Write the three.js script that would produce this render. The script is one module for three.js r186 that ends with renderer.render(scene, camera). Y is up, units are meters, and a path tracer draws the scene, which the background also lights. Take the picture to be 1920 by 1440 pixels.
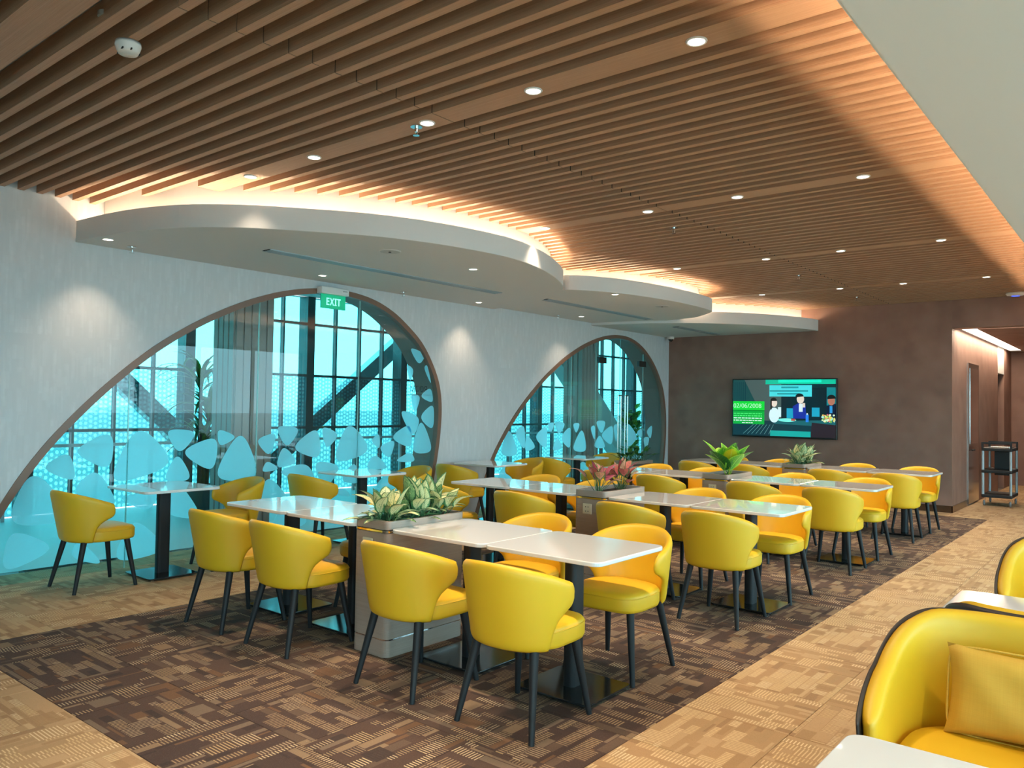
import * as THREE from 'three';
import { RoundedBoxGeometry } from 'three/addons/geometries/RoundedBoxGeometry.js';
import { mergeGeometries } from 'three/addons/utils/BufferGeometryUtils.js';
import { RectAreaLightUniformsLib } from 'three/addons/lights/RectAreaLightUniformsLib.js';

// ---------------------------------------------------------------- camera, sky, exposure
const scene = new THREE.Scene();
const camera = new THREE.PerspectiveCamera(51.88, 1920 / 1440, 0.05, 900);
camera.position.set(0, 1.48, 0);
camera.rotation.order = 'YXZ';
camera.rotation.set(0.0275, 0.6853, 0.0156);
const renderer = new THREE.WebGLRenderer({ antialias: true });
renderer.toneMapping = THREE.LinearToneMapping;
renderer.toneMappingExposure = 1.55;
renderer.shadowMap.enabled = true;
RectAreaLightUniformsLib.init();
{ // hazy bright overcast sky: a soft gradient from horizon to zenith with faint cloud variation
  const W = 128, Hh = 64, d = new Float32Array(W * Hh * 4);
  for (let j = 0; j < Hh; j++) for (let i = 0; i < W; i++) {
    const e = Math.max(0, (j + 0.5) / Hh * 2 - 1), c = 0.03 * Math.sin(i / W * 12.566 * 2 + e * 9) * e;
    const o = (j * W + i) * 4;
    d[o] = 1.0 - 0.10 * e + c; d[o + 1] = 1.03 - 0.05 * e + c; d[o + 2] = 1.05 + c; d[o + 3] = 1;
  }
  const t = new THREE.DataTexture(d, W, Hh, THREE.RGBAFormat, THREE.FloatType);
  t.mapping = THREE.EquirectangularReflectionMapping; t.magFilter = THREE.LinearFilter; t.needsUpdate = true;
  scene.background = t; scene.backgroundIntensity = 6.0;
}
const LIGHT = { cove: 100, spot: 8, strip: 14 };      // luminaire strengths
const WARM = 0xffe3bd, WARM_WHITE = 0xffe6c8, LED_WHITE = 0xfff3e2;

// ---------------------------------------------------------------- helpers
let seed = 7;
const rnd = () => { seed = (seed * 1664525 + 1013904223) >>> 0; return seed / 4294967296; };
const rr = (a, b) => a + (b - a) * rnd();
const V = (x, y, z) => new THREE.Vector3(x, y, z);
const taken = {};
function numbered(n) { const k = taken[n] = (taken[n] ?? -1) + 1; return k ? n + '_' + String(k).padStart(3, '0') : n; }
function tag(o, label, category, group, kind) {
  o.userData.label = label; o.userData.category = category;
  if (group) o.userData.group = group;
  if (kind) o.userData.kind = kind;
  return o;
}
function shade(m) { m.castShadow = true; m.receiveShadow = true; return m; }
function part(name, geo, mat, parent, pos) {
  const m = shade(new THREE.Mesh(geo, mat)); m.name = name;
  if (pos) m.position.set(...pos);
  parent.add(m); return m;
}
function base(name, pos = [0, 0, 0], turn = 0) {
  const g = new THREE.Group(); g.name = numbered(name); g.position.set(...pos); g.rotation.y = turn; scene.add(g); return g;
}
function copy(o, pos, turn = 0) { const c = o.clone(); c.name = numbered(o.name.replace(/_\d{3}$/, '')); c.userData = {}; c.position.set(...pos); c.rotation.y = turn; scene.add(c); return c; }
function structure(name, label, category) { const g = new THREE.Group(); g.name = name; scene.add(g); tag(g, label, category, null, 'structure'); return g; }
function box(w, h, d, x = 0, y = 0, z = 0) { // uv in metres on every face
  const g = new THREE.BoxGeometry(w, h, d), uv = g.attributes.uv, s = [[d, h], [d, h], [w, d], [w, d], [w, h], [w, h]];
  for (let f = 0; f < 6; f++) for (let k = 0; k < 4; k++) uv.setXY(f * 4 + k, uv.getX(f * 4 + k) * s[f][0], uv.getY(f * 4 + k) * s[f][1]);
  return g.translate(x, y, z);
}
const span = (x0, x1, y0, y1, z0, z1) => box(Math.abs(x1 - x0), Math.abs(y1 - y0), Math.abs(z1 - z0), (x0 + x1) / 2, (y0 + y1) / 2, (z0 + z1) / 2);
const rbox = (w, h, d, r, x = 0, y = 0, z = 0, s = 3) => new RoundedBoxGeometry(w, h, d, s, r).translate(x, y, z);
function rod(a, b, r0, r1 = r0, seg = 12) {
  const d = b.clone().sub(a), g = new THREE.CylinderGeometry(r1, r0, d.length(), seg);
  g.applyQuaternion(new THREE.Quaternion().setFromUnitVectors(V(0, 1, 0), d.clone().normalize()));
  return g.translate((a.x + b.x) / 2, (a.y + b.y) / 2, (a.z + b.z) / 2);
}
function disc(r, h, x = 0, y = 0, z = 0, seg = 24) { return new THREE.CylinderGeometry(r, r, h, seg).translate(x, y, z); }
function canvasTex(w, h, draw, srgb = true, repeat = true) {
  const c = document.createElement('canvas'); c.width = w; c.height = h; draw(c.getContext('2d'), w, h);
  const t = new THREE.CanvasTexture(c); if (srgb) t.colorSpace = THREE.SRGBColorSpace;
  if (repeat) t.wrapS = t.wrapT = THREE.RepeatWrapping;
  t.magFilter = THREE.LinearFilter; return t;
}
function scaled(t, u, v) { const c = t.clone(); c.repeat.set(u, v); c.needsUpdate = true; return c; }
const lin = (r, g, b) => new THREE.Color().setRGB(r, g, b);
const std = (o) => new THREE.MeshStandardMaterial(o), phys = (o) => new THREE.MeshPhysicalMaterial(o);

// ---------------------------------------------------------------- materials
const plasterTex = canvasTex(512, 512, (c, w, h) => {
  c.fillStyle = '#c6c5c6'; c.fillRect(0, 0, w, h);
  for (let i = 0; i < 2600; i++) { const v = rnd() < 0.5 ? 255 : 190; c.fillStyle = `rgba(${v},${v},${v},${rr(0.015, 0.06)})`; c.fillRect(rnd() * w, rnd() * h, rr(1, 9), rr(8, 60)); }
});
const brownTex = canvasTex(512, 512, (c, w, h) => {
  c.fillStyle = '#8c6758'; c.fillRect(0, 0, w, h);
  for (let i = 0; i < 900; i++) { // trowelled suede plaster: soft overlapping blotches
    const x = rnd() * w, y = rnd() * h, r = rr(8, 46), k = rnd() < 0.5 ? '168,136,122' : '104,76,66';
    for (const [dx, dy] of [[0, 0], [w, 0], [-w, 0], [0, h], [0, -h]]) { const g = c.createRadialGradient(x + dx, y + dy, 0, x + dx, y + dy, r); g.addColorStop(0, `rgba(${k},0.10)`); g.addColorStop(1, `rgba(${k},0)`); c.fillStyle = g; c.fillRect(x + dx - r, y + dy - r, r * 2, r * 2); }
  }
});
const woodTex = canvasTex(1024, 128, (c, w, h) => {
  c.fillStyle = '#a67f63'; c.fillRect(0, 0, w, h);
  for (let i = 0; i < 700; i++) { c.fillStyle = rnd() < 0.5 ? `rgba(200,166,142,${rr(0.03, 0.14)})` : `rgba(118,78,52,${rr(0.03, 0.16)})`; c.fillRect(rnd() * w - 100, rnd() * h, rr(60, 500), rr(0.6, 2.2)); }
});
const ashTex = canvasTex(512, 512, (c, w, h) => {
  c.fillStyle = '#a08d80'; c.fillRect(0, 0, w, h);
  for (let i = 0; i < 900; i++) { c.fillStyle = rnd() < 0.5 ? `rgba(190,172,158,${rr(0.04, 0.18)})` : `rgba(112,94,84,${rr(0.04, 0.18)})`; c.fillRect(rnd() * w - 60, rnd() * h, rr(40, 320), rr(0.6, 1.8)); }
});
const leatherBump = canvasTex(256, 256, (c, w, h) => {
  c.fillStyle = '#808080'; c.fillRect(0, 0, w, h);
  for (let i = 0; i < 5000; i++) { const v = 90 + rnd() * 90 | 0; c.fillStyle = `rgba(${v},${v},${v},.5)`; c.beginPath(); c.arc(rnd() * w, rnd() * h, rr(0.8, 2), 0, 7); c.fill(); }
}, false);
const fabricTex = canvasTex(256, 256, (c, w, h) => {
  c.fillStyle = '#c9982f'; c.fillRect(0, 0, w, h);
  for (let i = 0; i < 256; i += 2) { c.fillStyle = `rgba(255,220,120,${rr(0, 0.18)})`; c.fillRect(i, 0, 1, h); c.fillStyle = `rgba(110,70,0,${rr(0, 0.18)})`; c.fillRect(0, i, w, 1); }
});
const M = {
  plaster: std({ map: scaled(plasterTex, 0.5, 0.5), roughness: 0.75 }),
  white: std({ color: lin(0.64, 0.62, 0.60), roughness: 0.7 }),
  brown: std({ map: scaled(brownTex, 0.45, 0.45), roughness: 0.6 }),
  wood: std({ map: scaled(woodTex, 0.8, 6), roughness: 0.55 }),
  ash: std({ map: ashTex, roughness: 0.45 }),
  ceilingBack: std({ color: lin(0.22, 0.2, 0.185), roughness: 0.9 }),
  archFrame: std({ color: lin(0.20, 0.105, 0.07), roughness: 0.4 }),
  reveal: std({ color: lin(0.20, 0.17, 0.15), roughness: 0.5 }),
  yellow: phys({ color: lin(0.72, 0.41, 0.012), roughness: 0.48, bumpMap: scaled(leatherBump, 6, 6), bumpScale: 0.0006 }),
  blackLeg: std({ color: lin(0.005, 0.006, 0.008), roughness: 0.62 }),
  blackGloss: std({ color: lin(0.015, 0.016, 0.017), roughness: 0.12 }),
  quartz: phys({ color: lin(0.76, 0.74, 0.715), roughness: 0.1, clearcoat: 0.7, clearcoatRoughness: 0.03 }),
  steel: std({ color: lin(0.62, 0.6, 0.57), roughness: 0.22, metalness: 1 }),
  chrome: std({ color: lin(0.8, 0.8, 0.8), roughness: 0.1, metalness: 1 }),
  soil: std({ color: lin(0.03, 0.022, 0.016), roughness: 1 }),
  ivory: std({ color: lin(0.72, 0.62, 0.45), roughness: 0.45 }),
  darkSlot: std({ color: lin(0.02, 0.02, 0.02), roughness: 0.8 }),
  alu: std({ color: lin(0.36, 0.40, 0.42), roughness: 0.4, metalness: 0.4 }),
  mullion: std({ color: lin(0.04, 0.05, 0.055), roughness: 0.45 }),
  lampLens: std({ color: lin(0.9, 0.9, 0.9), emissive: LED_WHITE, emissiveIntensity: 5 }),
  ledStrip: std({ color: lin(0.9, 0.9, 0.9), emissive: WARM, emissiveIntensity: 4 }),
  glass: phys({ color: lin(0.93, 0.97, 0.97), roughness: 0, transmission: 1, thickness: 0, ior: 1.45 }),
  glassEdge: phys({ color: lin(0.55, 0.8, 0.78), roughness: 0.2, transmission: 0.6, thickness: 0 }),
  frost: phys({ color: lin(0.72, 0.92, 1.0), roughness: 0.95, transmission: 0.92, thickness: 0 }),
  paleStone: std({ color: lin(0.62, 0.64, 0.64), roughness: 0.5 }),
  column: std({ color: lin(0.30, 0.26, 0.235), roughness: 0.6 }),
  darkShell: std({ color: lin(0.028, 0.02, 0.018), roughness: 0.5 }),
  cushion: std({ map: scaled(fabricTex, 3, 3), roughness: 0.75 }),
};

// ---------------------------------------------------------------- floor with carpet tiles
const X0 = -7.015, ZB = -13.17, XR = 3.0, ZS = 5.0, YC = 3.138, YS = 2.795;
const DARK = [-5.476, -1.83], ZF = -1.61, TX = 0.5209, TZ = 0.505;
function carpetAtlas(bg, bars, lines, contrast, share) {
  return canvasTex(2048, 1024, (c, w, h) => {
    for (let q = 0; q < 8; q++) {
      const X = (q % 4) * 512, Y = (q >> 2) * 512;
      c.save(); c.beginPath(); c.rect(X, Y, 512, 512); c.clip();
      c.fillStyle = bg[q % bg.length]; c.fillRect(X, Y, 512, 512);
      const stripes = (x, y, w2, h2) => { c.globalAlpha = 1; c.fillStyle = bg[(q + 1) % bg.length]; c.fillRect(x, y, w2, h2); c.fillStyle = lines[rnd() * lines.length | 0]; c.globalAlpha = rr(0.7, 1); for (let k = x + 5; k < x + w2 - 4; k += 16) c.fillRect(k, y + 3, 6, h2 - 6); };
      for (let y = -rr(0, 20); y < 512;) { // bands of yarn blocks: plain, solid, striped across
        const bh = [22, 34, 46, 46, 68][rnd() * 5 | 0];
        for (let x = -rr(0, 80); x < 512;) {
          const bw = rr(48, 210), kind = rnd();
          if (kind < 0.30) { c.globalAlpha = contrast; c.fillStyle = bars[rnd() * bars.length | 0]; c.fillRect(X + x, Y + y, bw, bh * rr(0.55, 1)); } else if (kind < 0.3 + share && bh > 30) stripes(X + x, Y + y, bw, bh);
          x += bw;
        }
        y += bh;
      }
      for (let i = 0; i < 3; i++) { const x = X + rr(0, 380), y = Y + rr(0, 400), bw = rr(80, 150), bh = rr(80, 130); if (rnd() < 0.6) stripes(x, y, bw, bh); else { c.globalAlpha = contrast; c.fillStyle = bars[rnd() * bars.length | 0]; c.fillRect(x, y, bw, bh); } }
      c.globalAlpha = 1;
      for (let i = 0; i < 5000; i++) { const v = rnd() < 0.5 ? 255 : 0; c.fillStyle = `rgba(${v},${v},${v},.05)`; c.fillRect(X + rnd() * 512, Y + rnd() * 512, 3, 3); }
      c.restore();
    }
  });
}
const pileBump = canvasTex(256, 256, (c, w, h) => { c.fillStyle = '#777'; c.fillRect(0, 0, w, h); for (let i = 0; i < 9000; i++) { const v = rnd() * 255 | 0; c.fillStyle = `rgba(${v},${v},${v},.5)`; c.fillRect(rnd() * w, rnd() * h, 2, 2); } }, false);
pileBump.repeat.set(24, 12);
const carpetDark = std({ map: carpetAtlas(['#4a352b', '#4d372c', '#46322a', '#513b30'], ['#5f4a3b', '#7a6450', '#8a7156', '#6d4d34', '#3b2a24', '#75614f'], ['#cdb58e', '#b89c72', '#ab906c'], 0.95, 0.34), roughness: 0.95, bumpMap: pileBump, bumpScale: 0.002 });
const carpetTan = std({ map: carpetAtlas(['#b39169', '#ae8b63', '#b7956d', '#ab8760'], ['#a28059', '#bd9c74', '#a98862', '#977652', '#c2a27a'], ['#e2cba2', '#dcc093', '#d9bc8c'], 0.8, 0.52), roughness: 0.95, bumpMap: pileBump, bumpScale: 0.002 });
{
  const floor = structure('floor', 'carpet tile floor with a dark patterned strip under the dining rows', 'floor');
  part('floor_slab', span(-7.46, XR, -0.3, -0.004, ZS, -19.5), std({ color: lin(0.2, 0.16, 0.12), roughness: 1 }), floor);
  const geos = [];
  for (let v = 0; v < 8; v++) for (let t = 0; t < 4; t++) { // atlas cell v, quarter turn t
    const w = TX - 0.0012, d = TZ - 0.0012, e = 0.0018, p = [], u = [], n = [];
    const ring = [[-w / 2, -d / 2], [w / 2, -d / 2], [w / 2, d / 2], [-w / 2, d / 2]];
    const uvOf = (i) => { const q = [[0, 0], [1, 0], [1, 1], [0, 1]][(i + t) % 4]; return [(v % 4 + 0.003 + q[0] * 0.994) / 4, ((v >> 2) + 0.003 + q[1] * 0.994) / 2]; };
    const put = (x, y, z, i) => { p.push(x, y, z); u.push(...uvOf(i)); };
    const top = ring.map(([x, z]) => [x - Math.sign(x) * e, 0, z - Math.sign(z) * e]), low = ring.map(([x, z]) => [x, -0.004, z]);
    for (const [a, b, c] of [[0, 2, 1], [0, 3, 2]]) for (const i of [a, b, c]) put(...top[i], i);
    for (let i = 0; i < 4; i++) { const j = (i + 1) % 4; for (const [q, k] of [[top[i], i], [top[j], j], [low[j], j], [top[i], i], [low[j], j], [low[i], i]]) put(...q, k); }
    const g = new THREE.BufferGeometry(); g.setAttribute('position', new THREE.Float32BufferAttribute(p, 3)); g.setAttribute('uv', new THREE.Float32BufferAttribute(u, 2)); g.computeVertexNormals(); geos.push(g);
  }
  const tiles = [], fwd = V(-0.633, 0, -0.774), side = V(0.774, 0, -0.633);
  for (let i = -10; i < 13; i++) for (let j = -14; j < 36; j++) {
    const x = DARK[1] + (-i - 0.5) * TX, z = ZF - (j + 0.5) * TZ;
    if (x < -7.46 || x > XR || z > ZS - 0.2 || z < -19.4) continue;
    if (z < ZB && x < -2.36) continue;
    const dark = i >= 0 && i < 7 && z < ZF && z > -12.7;
    const depth = x * fwd.x + z * fwd.z, lat = x * side.x + z * side.z;
    const seen = depth > 1.4 && Math.abs(lat) < depth * 0.72 + 0.5;
    tiles.push({ x, z, dark, size: seen ? 1 / (depth * depth * depth) : 0, v: (rnd() * 8 | 0), t: ((i + j) % 2 ? 0 : 1) + (rnd() < 0.5 ? 2 : 0) });
  }
  tiles.sort((a, b) => b.size - a.size);
  const rest = { true: [], false: [] };
  tiles.forEach((q, k) => {
    const g = geos[q.v * 4 + q.t];
    if (k < 290) part('carpet_tile', g, q.dark ? carpetDark : carpetTan, floor, [q.x, 0, q.z]);
    else rest[q.dark].push(g.clone().translate(q.x, 0, q.z));
  });
  for (const d of [true, false]) part('far_carpet_tiles', mergeGeometries(rest[d]), d ? carpetDark : carpetTan, floor).userData.kind = 'stuff';
}

// ---------------------------------------------------------------- walls and arched openings
const ARCH1 = [-1.93, 0, -2.1, 0.32, -2.28, 0.65, -2.44, 0.91, -2.61, 1.14, -2.86, 1.42, -3.17, 1.72, -3.46, 1.96, -3.82, 2.2, -4.22, 2.41, -4.59, 2.56, -4.94, 2.66, -5.24, 2.71, -5.6, 2.73, -6.01, 2.68, -6.32, 2.57, -6.57, 2.42, -6.81, 2.23, -6.98, 2.01, -7.11, 1.76, -7.165, 1.49, -7.155, 1.15, -7.10, 0.78, -7.0, 0.35, -6.89, 0];
const ARCH2 = [-7.83, 0, -7.94, 0.28, -8.05, 0.55, -8.17, 0.78, -8.42, 1.11, -8.77, 1.47, -9.18, 1.81, -9.5, 2.03, -9.86, 2.24, -10.27, 2.43, -10.61, 2.55, -10.96, 2.64, -11.36, 2.69, -11.78, 2.67, -12.15, 2.56, -12.45, 2.39, -12.72, 2.15, -12.94, 1.83, -13.05, 1.44, -13.07, 1.03, -13.01, 0.54, -12.88, 0];
function archPath(a) { const p = []; for (let i = 0; i < a.length; i += 2) p.push(V(a[i], a[i + 1], 0)); return new THREE.CatmullRomCurve3(p, false, 'centripetal').getPoints(120).map((q) => new THREE.Vector2(q.x, Math.max(0, q.y))); }
function inset(path, d) { // towards the opening
  return path.map((p, i) => {
    const a = path[Math.max(0, i - 1)], b = path[Math.min(path.length - 1, i + 1)], t = b.clone().sub(a).normalize();
    return new THREE.Vector2(p.x - t.y * d, p.y + t.x * d);
  }).map((p, i) => new THREE.Vector2(p.x, i === 0 || i === path.length - 1 ? 0 : Math.max(0, p.y)));
}
const toWall = (g, x) => g.rotateY(-Math.PI / 2).translate(x, 0, 0);   // shape drawn in (z, y), depth towards -x
const arch1 = archPath(ARCH1), arch2 = archPath(ARCH2);
{
  const s = new THREE.Shape();
  s.moveTo(ZS, 0); s.lineTo(ZS, 3.3); s.lineTo(ZB, 3.3); s.lineTo(ZB, 0);
  for (const p of [...arch2].reverse()) s.lineTo(p.x, p.y);
  for (const p of [...arch1].reverse()) s.lineTo(p.x, p.y);
  s.closePath();
  const w = structure('wall_left', 'pale brushed plaster wall with two curved arch openings', 'wall');
  part('plaster', toWall(new THREE.ExtrudeGeometry(s, { depth: 0.43, bevelEnabled: false, curveSegments: 4 }), X0), M.plaster, w);
}
function ring(path, d0, d1, depth) {
  const a = inset(path, d0), b = inset(path, d1), s = new THREE.Shape();
  a.forEach((p, i) => (i ? s.lineTo(p.x, p.y) : s.moveTo(p.x, p.y))); [...b].reverse().forEach((p) => s.lineTo(p.x, p.y)); s.closePath();
  return new THREE.ExtrudeGeometry(s, { depth, bevelEnabled: false });
}
function clipZ(poly, z, keepBelow) {
  const out = [], inside = (p) => (keepBelow ? p.x <= z : p.x >= z);
  poly.forEach((p, i) => {
    const q = poly[(i + 1) % poly.length];
    if (inside(p)) out.push(p);
    if (inside(p) !== inside(q)) { const t = (z - p.x) / (q.x - p.x); out.push(new THREE.Vector2(z, p.y + (q.y - p.y) * t)); }
  });
  return out;
}
function pebble(t, x) { // a rounded triangle of frosted film
  const c = [(t[0] + t[2] + t[4]) / 3, (t[1] + t[3] + t[5]) / 3], pts = [];
  for (let i = 0; i < 3; i++) {
    const j = (i + 1) % 3, a = [t[2 * i], t[2 * i + 1]], b = [t[2 * j], t[2 * j + 1]];
    pts.push(V(c[0] + (a[0] - c[0]) * 0.93, c[1] + (a[1] - c[1]) * 0.93, 0));
    const m = [(a[0] + b[0]) / 2, (a[1] + b[1]) / 2];
    pts.push(V(c[0] + (m[0] - c[0]) * 1.32, c[1] + (m[1] - c[1]) * 1.32, 0));
  }
  const q = new THREE.CatmullRomCurve3(pts, true, 'catmullrom', 0.55).getPoints(36), s = new THREE.Shape(q.slice(0, -1).map((p) => new THREE.Vector2(p.x, Math.max(0.02, p.y))));
  return toWall(new THREE.ShapeGeometry(s), x);
}
const PEB1 = [[-2.34,0.12,-2.38,0.41,-2.67,0.25],[-2.37,0.49,-2.52,0.87,-2.81,0.49],[-2.60,0.91,-2.78,1.02,-2.83,0.80],[-2.84,1.04,-3.12,1.18,-3.11,0.89],[-3.15,0.77,-3.36,1.22,-3.66,0.90],[-3.63,1.20,-3.90,1.18,-3.75,1.00],[-3.79,1.00,-4.11,1.12,-4.08,0.82],[-4.14,1.20,-4.32,1.13,-4.16,1.05],[-4.13,0.75,-4.38,1.16,-4.57,0.73],[-3.62,0.75,-3.73,0.97,-3.86,0.75],[-2.84,0.69,-3.01,0.86,-3.18,0.56],[-3.22,0.62,-3.54,0.64,-3.46,0.49],[-2.84,0.15,-2.89,0.28,-3.07,0.07],[-3.64,0.45,-3.74,0.71,-3.97,0.38],[-4.57,1.09,-4.78,1.15,-4.71,0.94],[-4.80,1.22,-5.06,1.20,-4.92,1.02],[-4.81,0.81,-4.88,1.01,-5.04,0.85],[-5.01,1.00,-5.29,1.19,-5.33,0.89],[-5.37,1.21,-5.58,1.13,-5.43,0.99],[-5.56,0.84,-5.73,1.24,-6.03,0.94],[-4.64,0.77,-4.69,0.87,-4.82,0.79],[-4.84,0.75,-5.17,0.82,-5.28,0.59],[-5.29,0.83,-5.61,0.77,-5.41,0.55],[-5.65,0.62,-5.82,0.80,-5.90,0.58],[-5.43,0.50,-5.67,0.53,-5.76,0.43],[-6.66,2.16,-6.90,2.10,-6.80,1.98],[-6.60,1.95,-6.71,1.90,-6.66,1.76],[-6.90,1.92,-6.95,1.96,-7.02,1.74],[-6.85,1.58,-7.01,1.68,-7.05,1.51],[-6.85,1.32,-7.06,1.47,-7.06,1.18],[-6.73,0.91,-6.86,1.27,-7.05,0.91],[-6.52,1.39,-6.82,1.31,-6.72,1.10],[-6.39,1.08,-6.66,1.22,-6.69,0.96],[-6.20,0.97,-6.42,1.04,-6.35,0.84],[-6.01,0.74,-6.13,0.88,-6.32,0.72],[-6.46,0.80,-6.68,0.89,-6.75,0.78],[-6.68,1.59,-6.83,1.57,-6.75,1.38],[-6.07,1.05,-6.18,1.12,-6.19,0.96],[-3.2,0.08,-3.35,0.4,-3.62,0.12],[-4.0,0.1,-4.1,0.36,-4.4,0.2],[-4.6,0.5,-4.72,0.7,-4.95,0.45],[-4.75,0.12,-4.9,0.38,-5.2,0.2],[-5.5,0.15,-5.7,0.36,-5.9,0.1],[-6.15,0.5,-6.35,0.66,-6.5,0.42],[-6.3,0.1,-6.5,0.34,-6.75,0.15]];
const PEB2 = [[-8.41,0.81,-8.57,1.14,-8.77,0.80],[-8.72,1.08,-8.91,1.19,-8.93,0.86],[-8.95,0.84,-8.99,1.05,-9.18,0.88],[-9.19,1.03,-9.45,1.17,-9.44,0.86],[-9.48,1.21,-9.64,1.23,-9.57,1.09],[-9.66,1.24,-9.92,1.22,-9.77,1.06],[-9.62,0.82,-9.72,1.00,-9.86,0.85],[-9.83,1.00,-10.07,1.16,-10.06,0.84],[-10.15,1.21,-10.32,1.21,-10.23,1.07],[-10.15,0.82,-10.39,1.12,-10.51,0.79],[-10.64,1.14,-10.76,1.17,-10.75,0.95],[-10.80,1.24,-11.07,1.24,-10.96,1.05],[-10.75,0.84,-10.91,1.02,-11.07,0.82],[-10.96,1.02,-11.29,1.17,-11.27,0.86],[-11.33,1.15,-11.46,1.18,-11.42,0.89],[-11.76,1.21,-12.10,0.97,-11.79,0.81],[-12.10,1.05,-12.26,1.11,-12.25,0.95],[-12.33,0.94,-12.53,0.94,-12.42,0.73],[-12.09,0.55,-12.15,0.85,-12.26,0.53],[-12.44,1.06,-12.63,1.16,-12.58,0.93],[-8.3,0.35,-8.5,0.66,-8.75,0.4],[-9.0,0.3,-9.2,0.7,-9.5,0.4],[-9.7,0.3,-9.9,0.66,-10.05,0.4],[-10.2,0.3,-10.4,0.62,-10.7,0.4],[-11.0,0.3,-11.2,0.7,-11.4,0.3]];
function archWindow(name, label, path, joints, pebbles) {
  const g = structure(name, label, 'window');
  part('arch_frame', toWall(ring(path, -0.004, 0.055, 0.075), X0 + 0.012), M.archFrame, g);
  part('reveal_lining', toWall(ring(path, -0.002, 0.012, 0.36), X0 - 0.066), M.reveal, g);
  const open = inset(path, 0.05), cuts = [99, ...joints, -99];
  for (let i = 0; i < cuts.length - 1; i++) {
    const poly = clipZ(clipZ(open, cuts[i] - (i ? 0.004 : 0), true), cuts[i + 1] + 0.004, false), s = new THREE.Shape(poly);
    const pane = part('glass_pane', toWall(new THREE.ShapeGeometry(s), X0 - 0.04), M.glass, g);
    const lo = Math.min(...poly.map((p) => p.x)), hi = Math.max(...poly.map((p) => p.x));
    for (const t of pebbles) { const c = (t[0] + t[2] + t[4]) / 3; if (c <= hi && c > lo) part('frosted_pebble', pebble(t, X0 - 0.034), M.frost, pane); }
  }
  for (const z of joints) { const top = Math.max(...clipZ(clipZ(open, z + 0.02, true), z - 0.02, false).map((p) => p.y)); part('glass_joint', span(X0 - 0.046, X0 - 0.034, 0, top - 0.01, z - 0.005, z + 0.005), M.glassEdge, g); }
  return g;
}
const win1 = archWindow('window_1', 'large arched glass screen with frosted pebble film nearest the viewer', arch1, [-3.27, -4.56, -5.86], PEB1);
const win2 = archWindow('window_2', 'smaller arched glass screen with door beside the brown wall', arch2, [-9.64, -10.08, -10.78, -11.52, -12.29], PEB2);
{ // glass door furniture of the far arch, and the mirrored room lettering on the near one
  for (const [a, b] of [[-10.84, -11.06], [-12.12, -12.36]]) part('hinge', span(X0 - 0.06, X0 - 0.015, 2.2, 2.3, a, b), std({ color: lin(0.05, 0.04, 0.04), roughness: 0.3, metalness: 0.6 }), win2);
  for (const z of [-11.42, -11.64]) {
    const h = []; for (const dz of [-0.045, 0.045]) h.push(rod(V(X0 + 0.02, 0.55, z + dz), V(X0 + 0.02, 1.68, z + dz), 0.011));
    for (const y of [0.55, 1.68]) h.push(rod(V(X0 + 0.02, y, z - 0.05), V(X0 + 0.02, y, z + 0.05), 0.011));
    for (const y of [0.7, 1.55]) h.push(rod(V(X0 - 0.04, y, z), V(X0 + 0.02, y, z), 0.008));
    part('door_handle', mergeGeometries(h), M.steel, win2);
  }
  const t = canvasTex(512, 192, (c, w, h) => { c.clearRect(0, 0, w, h); c.save(); c.translate(w, 0); c.scale(-1, 1); c.fillStyle = '#222'; c.font = '118px sans-serif'; c.fillText('ROOM', 60, 128); c.fillRect(0, 166, 460, 10); c.restore(); }, true, false);
  const m = part('lettering', new THREE.PlaneGeometry(0.44, 0.165).rotateY(Math.PI / 2), std({ map: t, transparent: true, alphaTest: 0.4, roughness: 0.6 }), win1, [X0 - 0.036, 1.66, -6.79]);
}
{ // brown feature wall with the passage opening
  const w = structure('wall_back', 'brown mottled plaster feature wall carrying the television', 'wall');
  part('plaster', span(-7.46, -2.35, 0, 3.3, ZB, ZB - 0.25), M.brown, w);
  part('lintel', span(-2.35, 1.2, 2.73, 3.3, ZB, ZB - 0.25), M.brown, w);
  part('plaster', span(1.2, XR + 0.2, 0, 3.3, ZB, ZB - 0.25), M.brown, w);
  const p = structure('wall_passage', 'reddish brown side and end walls of the service passage', 'wall');
  part('side_wall', span(-2.6, -2.35, 0, 2.9, ZB - 0.25, -17.5), M.brown, p);
  part('side_wall', span(-2.6, -2.35, 0, 2.9, -18.3, -19.5), M.brown, p);
  part('door_head', span(-2.6, -2.35, 2.25, 2.9, -17.5, -18.3), M.white, p);
  part('end_wall', span(-2.6, 1.4, 0, 2.9, -19.3, -19.5), M.brown, p);
  part('far_side_wall', span(1.2, 1.4, 0, 2.9, ZB - 0.25, -19.3), M.brown, p);
  part('recess_back', span(-3.3, -3.1, 0, 2.9, -17.3, -18.5), M.brown, p);
  const c = structure('ceiling_passage', 'lowered passage ceiling with recessed bright light strips', 'ceiling');
  part('ceiling_panel', span(-2.6, 1.4, 2.76, 2.9, ZB - 0.25, -19.5), M.white, c);
  part('drop_panel', span(-2.08, 1.0, 2.735, 2.758, ZB - 0.40, -18.6), M.brown, c);
  const bb = structure('baseboard_back', 'dark bronze metal skirting along the brown wall', 'baseboard');
  part('skirting', span(-7.0, -2.34, 0, 0.1, ZB, ZB + 0.012), std({ color: lin(0.16, 0.1, 0.065), roughness: 0.25, metalness: 0.8 }), bb);
  part('skirting', span(-2.352, -2.338, 0, 0.1, ZB + 0.012, -14.3), std({ color: lin(0.16, 0.1, 0.065), roughness: 0.25, metalness: 0.8 }), bb);
}
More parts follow.
